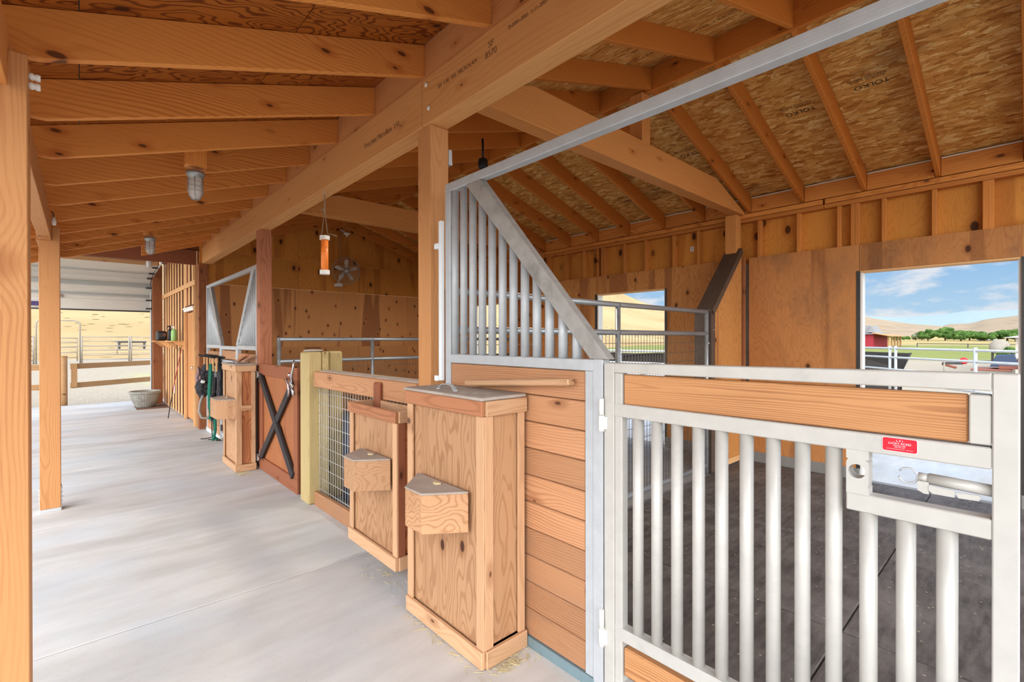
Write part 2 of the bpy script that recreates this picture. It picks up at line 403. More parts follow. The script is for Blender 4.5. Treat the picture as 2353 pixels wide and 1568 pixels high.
def hill_mat(name, a, b, shrub, amt=.6, vs=.12):
    N = NT(name); o = N.coord()
    n = N.noise(o, .03, 5, .6); c = N.mix(N.remap(n, .35, .7), srgb(*a), srgb(*b))
    v = N.vor(o, vs).outputs['Distance']; n2 = N.noise(o, .012, 3, .5)
    m = N.math('MULTIPLY', N.remap(v, .26, .18), N.remap(n2, .42, .6, 0, amt))
    N.l(N.mix(m, c, srgb(*shrub)), N.p.inputs['Base Color']); N.p.inputs['Roughness'].default_value = .95
    N.p.inputs['Specular IOR Level'].default_value = 0
    return N.m
M['hill'] = hill_mat('dry_grass_hill', (180, 152, 112), (158, 132, 92), (84, 78, 52), .85, .42)
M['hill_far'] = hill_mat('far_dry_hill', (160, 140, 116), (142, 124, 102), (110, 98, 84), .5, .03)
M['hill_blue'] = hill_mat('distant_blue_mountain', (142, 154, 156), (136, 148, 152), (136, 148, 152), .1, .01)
def ground_mat():
    N = NT('gravel_and_pasture'); o = N.coord(); s = N.n('ShaderNodeSeparateXYZ'); N.l(o, s.inputs[0])
    n1 = N.noise(o, .35, 4, .6); n2 = N.noise(o, 22, 3, .65); n3 = N.noise(o, .05, 4, .6)
    gravel = N.mix(N.remap(n2, .35, .68), srgb(178, 164, 144), srgb(138, 124, 106))
    gravel = N.mix(N.remap(n1, .55, .7, 0, .3), gravel, srgb(166, 150, 120))
    green = N.mix(n1, srgb(108, 116, 58), srgb(142, 140, 84)); dry = N.mix(N.remap(n1, .3, .7), srgb(176, 152, 104), srgb(156, 138, 88))
    dist = N.math('ADD', s.outputs[0], N.math('MULTIPLY', N.math('SUBTRACT', n3, .5), 26))
    fg = N.math('MULTIPLY', N.remap(dist, 46, 54), N.remap(dist, 104, 92))
    fd = N.remap(dist, 84, 108)
    c = N.mix(fg, gravel, green); c = N.mix(fd, c, dry)
    # weeds beyond the overhead door
    wy = N.math('MULTIPLY', N.math('MULTIPLY', N.remap(s.outputs[1], 22, 25), N.remap(s.outputs[1], 35, 30)), N.remap(s.outputs[0], 1.2, 2.4))
    nw = N.noise(o, 3.0, 4, .7)
    c = N.mix(N.math('MULTIPLY', wy, N.remap(nw, .45, .6, 0, .8)), c, srgb(176, 178, 96))
    N.l(c, N.p.inputs['Base Color']); N.p.inputs['Roughness'].default_value = .95; N.p.inputs['Specular IOR Level'].default_value = .05
    return N.m
M['ground'] = ground_mat()
def leaf_mat(name, a, b):
    N = NT(name); n = N.noise(N.coord(), 1.1, 5, .7); N.l(N.mix(N.remap(n, .35, .65), srgb(*a), srgb(*b)), N.p.inputs['Base Color'])
    N.p.inputs['Roughness'].default_value = .9; N.p.inputs['Specular IOR Level'].default_value = 0; return N.m
M['leaf'] = leaf_mat('tree_foliage', (38, 64, 30), (92, 118, 60))
M['leaf_grey'] = leaf_mat('grey_green_foliage', (84, 92, 70), (122, 128, 98))
M['bark'] = plain('bark', (84, 66, 50), .9)
M['barn_red'] = plain('red_barn_siding', (150, 34, 48), .7)
M['barn_roof'] = metal('grey_metal_roof', (196, 192, 186), .2, .5)
M['roof_grey'] = metal('dull_grey_roof', (138, 136, 134), .05, .7)
M['beige'] = metal('beige_siding', (206, 196, 182), .1, .6, .4)
M['shade'] = plain('woven_shade_mesh', (88, 82, 76), .8, var=.5, vs=30)
M['navy'] = plain('navy_tarp', (54, 68, 92), .6)
M['rust'] = plain('rusty_red_steel', (134, 78, 60), .7)
M['tractor_red'] = plain('bright_red_paint', (214, 34, 34), .4)
M['fence_pipe'] = metal('weathered_pipe', (150, 140, 126), .3, .55)

# ------------------------------------------------------------------ dimensions (metres, z up, +y runs along the aisle)
XF = 1.672                     # front plane of the stalls
XW = 6.35                      # inner face of the outside wall
YB = 10.20                     # plywood end wall of the stalls
def fz(y): return -0.0085*(y-1.7)   # the slab falls slightly towards the far door
SL = 0.332
def raf(x): return 3.92-0.32*abs(x-4.03)+.006   # underside of the stall rafters
# ------------------------------------------------------------------ floor
b = MB()
ys = [-2.6, 3.28, 5.58, 7.9, 10.1, 12.4, 15.95]
for i in range(len(ys)-1):
    for (x0, x1) in ((-1.75, 1.70),):
        ya, yb = ys[i]+.005, ys[i+1]-.005
        bm = b.bm
        vs = [bm.verts.new((x, y, z+fz(y))) for z in (-.12, 0) for (x, y) in ((x0, ya), (x1, ya), (x1, yb), (x0, yb))]
        fs = [bm.faces.new([vs[k] for k in q]) for q in ((0, 1, 2, 3), (4, 5, 6, 7), (0, 1, 5, 4), (1, 2, 6, 5), (2, 3, 7, 6), (3, 0, 4, 7))]
        es = list({e for v in vs for e in v.link_edges}); bmesh.ops.bevel(bm, geom=es, offset=.003, segments=1, affect='EDGES')
b.box(-1.74, 1.69, -2.55, 15.9, -.30, -.125, 0)
floor = b.done('floor', M['conc']); tag(floor, 'pale grey concrete aisle slab with straight control joints', 'floor', kind='structure')
b = MB(); b.box(1.70, 6.5, -2.0, 10.2, -.16, -.022)
o = b.done('floor_stalls', M['conc_dark']); tag(o, 'grey concrete under the stall mats', 'floor', kind='structure')
# doorstep slab outside the doorways
b = MB(); b.box(6.5, 8.3, -1.2, 9.6, -.2, -.05); o = b.done('floor_outer_apron', M['conc']); tag(o, 'concrete apron outside the stall doorways', 'floor', kind='structure')
b = MB(); b.box(-1.5, 1.75, 15.95, 16.7, -.26, -.13); o = b.done('floor_door_apron', M['conc']); tag(o, 'concrete apron outside the overhead door', 'floor', kind='structure')
# rubber mats in the stalls
cnt = 0
def mats(xs, yl, z, where):
    global cnt
    for i in range(len(xs)-1):
        for j in range(len(yl)-1):
            b = MB(); b.box(xs[i]+.004, xs[i+1]-.004, yl[j]+.004, yl[j+1]-.004, z, z+.02, .004)
            o = b.done('rubber_stall_mat', M['rubber'])
            tag(o, 'black rubber mat in the %s, %s from the aisle, %s row' % (where, ORD[i], 'nearer' if j == 0 else 'farther'), 'rubber mat', 'rubber mats in the %s' % where)
mats([1.76, 2.98, 4.20, 5.42, 6.34], [-1.15, .68, 2.49], -.022, 'near stall')
mats([1.76, 2.98, 4.20, 5.42, 6.34], [2.55, 4.38, 6.30], -.05, 'middle stall')

# ------------------------------------------------------------------ outside wall with its doorways
wall = empty('wall_right', (XW, 4.5, 0), 'plywood clad outside wall of the stalls with open doorways', 'wall', kind='structure')
opens = [(0.066, 1.278), (3.63, 4.874), (7.24, 8.25)]
DZ = 2.30
def panel(name, y0, y1, z0, z1, mat, x0=XW, x1=XW+.018, parent=wall):
    """plywood sheet on the outside wall, grain vertical (local X up)"""
    b = MB(); hy = (y1-y0)/2; hz = (z1-z0)/2
    b.box(-hz, hz, -hy, hy, 0, x1-x0, .0015)
    Mx = Matrix(((0, 0, 1, x0), (0, 1, 0, (y0+y1)/2), (1, 0, 0, (z0+z1)/2), (0, 0, 0, 1)))
    return b.done(name, mat, parent, Mx)
PT = 2.592
for (a, c_, z0, z1, m) in ((1.284, 2.45, .12, PT, 'ply_kick'), (2.64, 3.63, .12, PT, 'ply_low'), (-1.0, .066, .12, PT, 'ply_kick'),
                           (-.3, 1.281, DZ, PT, 'ply_kick'), (3.633, 4.882, DZ, PT, 'ply_low'), (4.885, 6.10, .12, PT, 'ply_low'),
                           (6.103, 7.24, .12, PT, 'ply_low'), (7.24, 8.25, DZ, PT, 'ply_low'), (8.253, 9.3, .12, PT, 'ply_low'), (9.303, YB, .12, PT, 'ply_low')):
    if z0 < 1 or a != -.3: panel('plywood_sheet', a+.001, c_-.001, z0, z1, M[m])
    else: panel('header_sheet', .066, c_, z0, z1, M[m])
for (a, c_) in ((-1, 1.3), (1.303, 3.6), (3.603, 6.1), (6.103, 8.5), (8.503, YB)):
    panel('upper_sheathing', a, c_, PT-.05, 3.38, M['ply_up'], XW+.10, XW+.112)
# cladding of the outer side so light only enters by the doorways
for (a, c_, z0, z1) in ((-1.0, .066, -.1, PT), (1.278, 3.63, -.1, PT), (4.874, 7.24, -.1, PT), (8.25, YB+.1, -.1, PT), (.066, 1.278, DZ, PT), (3.63, 4.874, DZ, PT), (7.24, 8.25, DZ, PT)):
    b = MB(); b.box(XW+.112, XW+.14, a, c_, z0, z1); b.done('outer_siding', M['beige'], wall)
studs = [(.262, 1), (.300, 0), (.665, 1), (1.07, 1), (1.305, 1), (1.345, 0), (1.475, 1), (1.885, 1), (2.33, 1), (3.13, 1), (3.50, 1), (3.96, 1), (4.34, 1), (4.73, 1), (4.775, 0), (4.865, 1), (5.155, 1), (5.57, 1), (5.97, 1), (6.0, 0), (6.4, 1), (6.8, 1), (7.2, 1), (7.6, 1), (8.0, 1), (8.4, 1), (8.8, 1), (9.2, 1), (9.6, 1), (10.0, 1), (-.14, 1), (-.55, 1), (-.9, 1)]
for (y, _) in studs:
    timber('stud', (XW+.055, y, PT-.02), (XW+.055, y, 3.055), .038, .088, M['stud'], wall, up=(1, 0, 0), bev=.002)
for (a, c_) in ((-1.0, 1.62), (1.625, 6.3), (6.305, YB)):
    timber('top_plate', (XW+.055, a, 3.08), (XW+.055, c_, 3.08), .10, .045, M['stud'], wall, bev=.002)
    timber('top_plate', (XW+.052, a+.01, 3.135), (XW+.052, c_-.01, 3.135), .11, .055, M['aisle_wood'], wall, bev=.002)
for i, y in enumerate(studs[:0]): pass
# concrete kerb under the wall
for k, (a, c_) in enumerate(((-1.0, .066), (1.278, 3.63), (4.874, 7.24), (8.25, YB))):
    b = MB(); b.box(XW-.012, XW+.12, a, c_, -.03, .12, .006); o = b.done('trim_%d' % (k+1), M['conc_dark']); tag(o, 'low concrete kerb under the outside wall, section %d' % (k+1), 'kerb', kind='structure')
# steel edging of the doorways
for k, (a, c_) in enumerate(opens):
    w = empty('window_%d' % (k+1), (XW, (a+c_)/2, 0), ['wide stall doorway looking out on the white fence and fields', 'stall doorway seen above the pipe divider with hillside beyond', 'far stall doorway seen between the bars'][k], 'doorway', kind='structure')
    for y, sgn in ((a, -1), (c_, 1)):
        b = MB(); b.box(XW-.004, XW+.0, min(y, y+sgn*.032), max(y, y+sgn*.032), .12, DZ, 0); b.done('steel_edging', M['dark_steel'], w)
        b = MB(); b.box(XW+.02, XW+.14, min(y-sgn*.0, y-sgn*.02), max(y-sgn*.0, y-sgn*.02), 0, DZ-.001); b.done('jamb', M['white_paint'], w)
    b = MB(); b.box(XW+.003, XW+.14, a, c_, DZ-.018, DZ-.001); b.done('head_jamb', M['batten'], w)
# post on the outside wall carrying the tie beams
for i, y in enumerate((2.545, 6.08)):
    o = timber('wall_post', (XW-.072, y+.075, -.02), (XW-.072, y+.075, 3.145), .15, .14, M['tie'])
    tag(o, ['square post on the outside wall above the steel edged partition', 'square post on the outside wall under the far tie beam'][i], 'post', 'posts on the outside wall')
# ------------------------------------------------------------------ end wall of the stalls
bw = empty('wall_back', (4, YB, 0), 'tall plywood end wall of the stalls rising to the gable', 'wall', kind='structure')
xs = [1.62, 3.345, 4.641, 5.88, XW]
def vpanel(name, x0, x1, z0, z1, mat, y=YB, th=.018, parent=bw, poly=None):
    b = MB()
    if poly is None: b.box(-(z1-z0)/2, (z1-z0)/2, -(x1-x0)/2, (x1-x0)/2, 0, th, .0015)
    else:
        cx, cz = (x0+x1)/2, (z0+z1)/2
        b.prism([(pz-cz, px-cx) for px, pz in poly], 0, th, 'z')
    # local X -> world Z, local Y -> world X, local Z -> world Y
    Mx = Matrix(((0, 1, 0, (x0+x1)/2), (0, 0, 1, y), (1, 0, 0, (z0+z1)/2), (0, 0, 0, 1)))
    return b.done(name, mat, parent, Mx)
for i in range(4):
    a, c_ = xs[i]+.0015, xs[i+1]-.0015
    vpanel('plywood_sheet', a, c_, -.1, 1.40, M['ply_back']); vpanel('plywood_sheet', a, c_, 1.40, 2.584, M['ply_back'])
    vpanel('plywood_sheet', a, c_, 2.587, 3.19, M['ply_up'], y=YB+.006)
    top = [(a, 3.193), (c_, 3.193)]
    xx = [c_]+([4.03] if a < 4.03 < c_ else [])+[a]
    poly = top+[(x, max(3.2, raf(x)+.2)) for x in xx]
    vpanel('gable_sheet', a, c_, 3.193, 4.1, M['ply_up'], y=YB+.010, poly=poly)
# ------------------------------------------------------------------ roof decks
b = MB()
for k in range(3):
    x0, x1 = (-.86+k*.866, -.86+(k+1)*.866-.004)
    z = lambda x: 2.675+SL*(x+.12)+.207
    b.prism([(x0, z(x0)), (x1, z(x1)), (x1, z(x1)+.018), (x0, z(x0)+.018)], -1.2, 8.95, 'y')
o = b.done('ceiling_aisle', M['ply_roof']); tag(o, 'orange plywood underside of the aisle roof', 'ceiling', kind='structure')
b = MB()
z = lambda x: raf(x)+.203
def deck(x0, x1, y0, y1):
    b.prism([(x0, z(x0)), (x1, z(x1)), (x1, z(x1)+.015), (x0, z(x0)+.015)], y0, y1, 'y')
ycut = [-1.2, 1.22, 3.66, 6.10, 8.54, 10.35]
lx = [1.735, 2.29, 3.45, 4.03]; rx = [4.03, 4.62, 5.40, 6.55, 7.1]
for j in range(5):
    off = 0
    for i in range(3): deck(lx[i]+.0025, lx[i+1]-.0025, ycut[j]+.001, ycut[j+1]-.001)
    for i in range(4): deck(rx[i]+.0025, rx[i+1]-.0025, ycut[j]+.001, ycut[j+1]-.001)
o = b.done('ceiling_stalls', M['osb']); tag(o, 'strand board underside of the gabled stall roof', 'ceiling', kind='structure')
b = MB()
for s_ in (-1, 1):
    pts = [(4.03, z(4.03)+.03), (4.03+s_*3.1, z(7.13)+.03), (4.03+s_*3.1, z(7.13)+.05), (4.03, z(4.03)+.05)] if s_ > 0 else [(4.03, z(4.03)+.03), (1.745, z(1.745)+.03), (1.745, z(1.745)+.05), (4.03, z(4.03)+.05)]
    b.prism(pts, -1.3, 10.4, 'y')
z2 = lambda x: 2.675+SL*(x+.12)+.24
b.prism([(-.9, z2(-.9)), (1.75, z2(1.75)), (1.75, z2(1.75)+.02), (-.9, z2(-.9)+.02)], -1.3, 8.95, 'y')
o = b.done('ceiling_roofing', M['barn_roof']); tag(o, 'sheet metal roofing over the decks', 'roof', kind='structure')
# ------------------------------------------------------------------ aisle roof timbers
ay = [-.08, .61, 1.30, 1.993, 2.677, 3.379, 4.079, 4.77, 5.462, 6.161, 6.871, 7.50, 8.16, 8.83]
vis = [y for y in ay]
for k, y in enumerate(ay):
    bz = lambda x: 2.675+SL*(x+.12)
    pts = [(XF, bz(XF)), (-.12, 2.675), (-.27, 2.675), (-.27, bz(-.27)), (-.80, bz(-.80)), (-.80, bz(-.80)+.205), (XF, bz(XF)+.205)]
    if y < 1.5: lab = '%s aisle roof rafter, over the camera end of the aisle' % ORD[k]
    else: lab = 'exposed aisle roof rafter, the %s one along the long beam from the near end' % ORD[k]
    o = local_prism('aisle_rafter', pts, y, y+.039, M['aisle_wood'])
    tag(o, lab, 'rafter', 'rafters of the aisle roof')
for k, y in enumerate((9.50, 10.13)):
    bz = lambda x: 2.675+SL*(x+.12)
    o = local_prism('short_rafter', [(XF, bz(XF)), (.78, bz(.78)), (.78, bz(.78)+.205), (XF, bz(XF)+.205)], y, y+.039, M['aisle_wood'])
    tag(o, 'short %s rafter stub beyond the last full aisle rafter' % ('nearer', 'farther')[k], 'rafter', 'short rafters at the far end')
b = MB(); zz_ = lambda x: 2.675+SL*(x+.12)+.207
b.prism([(.76, zz_(.76)), (1.735, zz_(1.735)), (1.735, zz_(1.735)+.018), (.76, zz_(.76)+.018)], 8.985, 10.41, 'y')
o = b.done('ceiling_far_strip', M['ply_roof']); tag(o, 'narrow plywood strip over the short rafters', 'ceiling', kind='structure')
o = timber('ledger_board', (1.692, -1.2, 3.3585), (1.692, 10.2, 3.3585), .040, .237, M['ledger']); tag(o, 'long board on top of the main beam where the aisle rafters end', 'board')
# main beam: two lengths butted at the near post
for nm, (a, c_), lab in (('main_beam', (-1.2, 2.68), 'nearer length of the tall laminated main beam, over the stall gate'), ('main_beam', (2.683, 10.28), 'farther length of the laminated main beam, running away over the stalls')):
    t = empty(nm, (1.73, (a+c_)/2, 2.94), lab, 'beam', 'lengths of the main beam')
    for i in range(3):
        timber('laminated_ply', (1.655+.024+i*.048, a+.0005, 3.088), (1.655+.024+i*.048, c_-.0005, 3.088), .047, .302, M['beam'], t, bev=.002)
    if a < 0:
        for (yy, zz) in ((2.63, 3.19), (2.60, 3.03)):
            q = MB(); q.lathe([(.014, 0), (.016, .002), (.013, .005), (.001, .006)], 16, Matrix.Translation((1.6545, yy, zz)) @ Matrix.Rotation(-PI/2, 4, 'Y')); q.done('bolt_cap', M['white_paint'], t)
def text(name, body, size, Mx, mat, parent, ext=.0004):
    cu = bpy.data.curves.new(name, 'FONT'); cu.body = body; cu.size = size; cu.extrude = ext; cu.align_x = 'CENTER'; cu.align_y = 'CENTER'
    cu.materials.append(mat)
    o = bpy.data.objects.new(name, cu); C.objects.link(o); put(o, Mx, parent); return o
# text facing -x: reading direction along -y (left to right as seen from the aisle)
def face_aisle(x, y, z, sc=1.0): return Matrix(((0, 0, -1, x), (-1, 0, 0, y), (0, 1, 0, z), (0, 0, 0, 1)))
beams = [o for o in C.objects if o.name.startswith('main_beam')]
text('printed_text', 'SFI  1.9E  WS  MICROLAM', .035, face_aisle(1.6540, 2.30, 3.12), M['lvl_mark'], beams[0])
text('printed_text', 'SF\n8570', .05, face_aisle(1.6540, 1.98, 3.13), M['lvl_mark'], beams[0])
text('printed_text', 'TJ-0201-2001  1-11-2001', .028, face_aisle(1.6540, 1.70, 3.17), M['lvl_mark'], beams[0])
text('printed_text', 'Trus Joist Microllam  LVL', .055, face_aisle(1.6540, 3.25, 3.06), M['lvl_mark'], beams[1])
# left header over the aisle posts
for k, (a, c_, xa, xb, lab) in enumerate(((-1.2, 2.488, -.2, -.2, 'nearer header beam over the left aisle posts, at the picture edge'), (2.635, 6.235, -.2, -.2, 'header beam between the two left aisle posts'), (6.24, 8.9, 0, 0, 'header beam beyond the far left aisle post'))):
    if k == 0: o = timber('header_beam', (-.23, a, 2.572), (-.23, 2.60, 2.572), .085, .205, M['tie'])
    elif k == 1: o = timber('header_beam', (-.228, 2.603, 2.572), (-.228, 6.17, 2.572), .085, .205, M['post'])
    if k == 2: o = timber('header_beam', (-.25, 6.173, 2.572), (-.25, 8.93, 2.572), .085, .205, M['post'])
    tag(o, lab, 'beam', 'header beams on the left')
# posts
def notched_post(y, x1, lab, shoe=True):
    z0 = fz(y); x0 = x1-.14
    t = empty('aisle_post', (x0+.07, y+.07, z0), lab, 'post', 'left aisle posts')
    b = MB(); pts = [(z0+.03, x0), (2.468, x0), (2.468, x1-.05), (2.60, x1-.05), (2.60, x1), (z0+.03, x1)]
    # local X up
    b.prism([(p[0]-1.3, p[1]-(x0+.07)) for p in pts], -.07, .07, 'z', .003)
    Mx = Matrix(((0, 1, 0, x0+.07), (0, 0, 1, y+.07), (1, 0, 0, 1.3), (0, 0, 0, 1)))
    b.done('post_shaft', M['post'], t, Mx)
    q = MB(); q.box(x0-.003, x1+.003, y+.0, y+.14, z0, z0+.03, .002); q.box(x0-.006, x0-.001, y+.02, y+.12, z0, z0+.22); q.box(x1+.001, x1+.006, y+.02, y+.12, z0, z0+.22)
    for zz in (.08, .12, .16, .2):
        for xx in (x0-.008, x1+.008): q.tube([(xx-.004, y+.05, z0+zz), (xx+.004, y+.05, z0+zz)], .006, 6)
    q.done('post_base_bracket', M['silver'], t)
    return t
p1 = notched_post(2.49, -.138, 'near left aisle post cut off by the picture edge')
p2 = notched_post(6.10, -.131, 'free standing square aisle post in the left of the view')
for zz in (2.55, 2.515):
    q = MB(); q.lathe([(.012, 0), (.014, .01), (.010, .016), (.014, .022), (.012, .032)], 14, Matrix.Translation((-.138, 2.56, zz)) @ Matrix.Rotation(PI/2, 4, 'Y')); o = q.done('insulator', M['white_paint'])
    tag(o, 'small white ceramic insulator on near left post, the %s of the two' % ('upper' if zz > 2.53 else 'lower'), 'insulator', 'insulators on the near post')
t = empty('pigtail_socket', (-.165, 5.75, 2.62), 'small white bulb socket hanging by a dark wire from the left header', 'lamp holder')
q = MB(); q.tube([(-.180, 5.75, 2.67), (-.165, 5.75, 2.66), (-.16, 5.75, 2.62)], .004, 6); q.done('wire', M['black'], t)
q = MB(); q.lathe([(.008, .0), (.018, -.04), (.014, -.07), (.004, -.075)], 14, T(-.16, 5.75, 2.625)); q.done('socket', M['white_paint'], t)
# stall front posts
sp = []
for (y, mat, lab) in ((2.604, 'post', 'square timber post beside the barred stall panel, carrying the main beam'), (6.50, 'post_red', 'reddish timber post between the crossed gate and the far bin'), (10.15, 'cedar_dark', 'dark timber post at the far end of the stalls')):
    x0 = 1.668 if y < 9 else 1.60
    o = timber('stall_post', (x0+.07, y+.075, fz(y)), (x0+.07, y+.075, 2.936), .15, .14, M[mat], up=(1, 0, 0)); tag(o, lab, 'post', 'posts on the stall line'); sp.append(o)
# cross beam above the far aisle
o = timber('cross_beam', (-.27, 10.40, 3.06), (1.60, 10.40, 3.06), .05, .26, M['gate_red']); tag(o, 'dark board spanning the aisle above the tack room wall', 'beam')
# ------------------------------------------------------------------ stall roof timbers
ry = [.617+.6035*k+.02 for k in range(-3, 17)]
for k, y in enumerate(ry):
    if abs(y-2.57) < .0: continue
    h = .203
    xr0, xr1 = 4.05, 6.75
    pts = [(xr0, raf(xr0)), (XW-.01, raf(XW-.01)), (XW-.01, 3.165), (XW+.12, 3.165), (XW+.12, raf(XW+.12)), (xr1, raf(xr1)), (xr1, raf(xr1)+h), (xr0, raf(xr0)+h)]
    pts = [(xr0, raf(xr0)), (xr1, raf(xr1)), (xr1, raf(xr1)+h), (xr0, raf(xr0)+h)]
    o = local_prism('stall_rafter', pts, y-.019, y+.019, M['stall_wood']); tag(o, '%s rafter from the near end on the outer slope of the stall roof' % ORD[k], 'rafter', 'rafters on the outer slope')
    xl0, xl1 = 1.72, 4.01
    pts = [(xl0, raf(xl0)), (xl1, raf(xl1)), (xl1, raf(xl1)+h), (xl0, raf(xl0)+h)]
    pts = [(1.72, 3.245), (1.79, 3.245), (4.01, raf(4.01)), (4.01, raf(4.01)+h), (1.72, raf(1.72)+h)]
    o = local_prism('stall_rafter', pts, y-.019, y+.019, M['stall_wood']); tag(o, '%s rafter from the near end on the aisle slope of the stall roof' % ORD[k], 'rafter', 'rafters on the aisle slope')
    # blocking between the rafters on the plate
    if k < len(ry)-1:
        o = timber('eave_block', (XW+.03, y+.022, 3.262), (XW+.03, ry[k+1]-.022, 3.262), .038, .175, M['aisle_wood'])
        timber('lit_top_edge', (XW+.012, y+.024, 3.356), (XW+.012, ry[k+1]-.024, 3.356), .006, .012, M['white_paint'], o, bev=0)  # white strip painted in as the daylit top edge of the block
        tag(o, 'blocking board on the wall plate in the %s rafter bay from the near end' % ORD[k], 'blocking', 'eave blocks on the wall plate')
o = timber('ridge_board', (4.03, -1.2, 4.015), (4.03, 10.2, 4.015), .038, .215, M['stall_wood']); tag(o, 'ridge board at the peak of the stall roof', 'ridge board')
for k, y in enumerate((2.50, 6.11)):
    zb, zt = 3.148, 3.44
    xa = 4.03-(raf(4.03)-zt)/.32; xb = 4.03+(raf(4.03)-zt)/.32
    pts = [(1.80, zb), (6.345, zb), (6.345, raf(6.345)), (xb, zt), (xa, zt), (1.80, raf(1.80))]
    pts[2] = (6.345, zb+.03)
    t = local_prism('tie_beam', pts, y, y+.14, M['tie']); tag(t, ['nearer heavy tie beam crossing the stalls under the ridge', 'farther tie beam crossing the stalls, above the hanging trap'][k], 'beam', 'tie beams')
    o = timber('king_post', (4.03, y+.07, zt), (4.03, y+.07, 3.905), .14, .14, M['tie']); tag(o, ['short king post standing on the nearer tie beam', 'short king post standing on the farther tie beam'][k], 'post', 'king posts')
# ink stamps on the strand board (outer slope, read from below)
deckobj = bpy.data.objects['ceiling_stalls']
def stamp(body, x, y, size, flip=False, slope=1):
    a = math.atan(.32)
    zz = raf(x)+.2025
    if slope > 0: X = Vector((0, -1, 0)); Y = Vector((-math.cos(a), 0, math.sin(a)))
    else: X = Vector((0, -1, 0)); Y = Vector((-math.cos(a), 0, -math.sin(a)))
    if flip: X = -X; Y = -Y
    Z = X.cross(Y); Mx = Matrix((X, Y, Z)).transposed().to_4x4(); Mx.translation = Vector((x, y, zz))
    text('ink_stamp', body, size, Mx, M['osb_mark'], deckobj)
for (y, xx) in ((1.52, 5.18), (.95, 5.12), (2.7, 5.3), (3.35, 5.75), (3.95, 5.85), (4.55, 5.80), (5.2, 5.9)):
    stamp('TOLKO', xx, y, .075, True)
    stamp('EXPOSURE 1   24/16\nSHEATHING SPAN 000', xx-.085, y+.02, .028, True)
for (y, xx) in ((1.50, 3.62), (2.12, 3.62)):
    stamp('TOLKO  EXPOSURE 1  24/16', xx, y, .05, True, -1)
# ================================================================== stall fronts
def tubebox(name, y0, y1, z0, z1, mat, parent, x0=XF, d=.05, bev=.003):
    b = MB(); b.box(x0, x0+d, y0, y1, z0, z1, bev)
    # keep grain/streak along the longer side
    return b.done(name, mat, parent)
def plank_wall(name, y0, y1, z0, z1, h, parent, x0, mat='plank', th=.035):
    b = MB(); n = int(round((z1-z0)/h)); L = (y1-y0)
    zc = z0
    for i in range(n):
        zt = z0+(z1-z0)*(i+1)/n
        b.box(-L/2, L/2, -th/2, th/2, zc+.001-z0, zt-.002-z0, .0035); zc = zt
    Mx = Matrix(((0, -1, 0, x0+th/2), (1, 0, 0, (y0+y1)/2), (0, 0, 1, z0), (0, 0, 0, 1)))
    return b.done(name, M[mat], parent, Mx)
def bars(parent, ys, z0, ztop, mat, x=XF+.028, r=.0222):
    for y in ys:
        zt = ztop(y); b = MB(); b.tube([(x, y, z0), (x, y, zt)], r, 16); b.done('bar', M[mat], parent)
# --- near stall: fixed panel with slanted brace
t = empty('stall_front_panel', (XF+.025, 1.85, .0), 'silver barred stall panel with planks below and a slanted brace, next to the gate', 'stall panel', 'fixed stall panels')
plank_wall('plank_panel', 1.353, 2.392, .052, 1.408, .1405, t, XF+.008)
b = MB(); b.box(XF-.004, XF+.05, 1.30, 2.45, 0, .05, .002); b.done('sill', M['sill'], t)
tubebox('end_stile', 2.393, 2.445, .0, 2.456, M['alu'], t)
tubebox('inner_stile', 1.306, 1.352, .05, 1.409, M['alu'], t, XF+.004, .046)
tubebox('hinge_stile', 1.252, 1.3055, 0, 1.463, M['alu'], t)
tubebox('middle_rail', 1.3055, 2.393, 1.409, 1.461, M['alu'], t)
b = MB(); b.box(XF, XF+.052, -1.15, 2.445, 2.4565, 2.508, .003)
for zz in (2.470, 2.482, 2.494): b.box(XF-.0008, XF+.0005, -1.15, 2.2, zz, zz+.0015)
b.done('overhead_rail', M['alu'], t)
b = MB(); b.prism([(2.232, 2.456), (2.100, 2.456), (1.221, 1.4635), (1.320, 1.4635)], XF-.002, XF+.050, 'x', .003); b.done('slanted_brace', M['alu_dirty'], t)
bars(t, [2.377, 2.29, 2.201, 2.113, 2.026, 1.938, 1.851, 1.764, 1.677, 1.591, 1.504, 1.417], 1.455, lambda y: 2.46 if y > 2.2 else 1.475+(y-1.290)*1.065, 'alu')
# --- near gate
g = empty('stall_gate', (XF+.025, .64, .1), 'brushed aluminium stall gate with vertical bars, wooden board and sliding latch', 'gate', 'stall gates')
AW = M['alu_warm']
tubebox('hinge_side_stile', 1.193, 1.245, .06, 1.449, AW, g)
tubebox('inner_stile', 1.155, 1.1925, .10, 1.408, AW, g, XF+.003, .044)
tubebox('latch_side_stile', .019, .0665, .06, 1.464, AW, g)
tubebox('board_end_stile', .0675, .1085, 1.283, 1.409, AW, g, XF+.003, .044)
b = MB(); b.prism([(1.1925, 1.449), (.067, 1.464), (.067, 1.4195), (1.1925, 1.4085)], XF, XF+.05, 'x', .003); b.done('top_rail', AW, g)
b = MB(); b.box(XF+.001, XF+.05, .067, 1.1925, 1.224, 1.2785, .003); b.done('middle_rail', AW, g)
b = MB(); b.box(XF+.001, XF+.05, .067, 1.1925, .284, .338, .003); b.done('lower_rail', AW, g)
b = MB(); b.box(XF+.001, XF+.05, .067, 1.1925, .06, .11, .003); b.done('bottom_rail', AW, g)
timber('wood_board', (XF+.028, 1.152, 1.3405), (XF+.028, .110, 1.3445), .032, .125, M['gate_board'], g, bev=.004)
timber('lower_wood_board', (XF+.028, 1.152, .197), (XF+.028, .075, .197), .032, .118, M['gate_board'], g, bev=.004)
by = [1.093, 1.007, .921, .835, .749, .663, .578, .492, .407, .321, .236, .151]
bars(g, by[:9], .336, lambda y: 1.226, 'alu_warm')
bars(g, by[9:], .336, lambda y: 1.050, 'alu_warm')
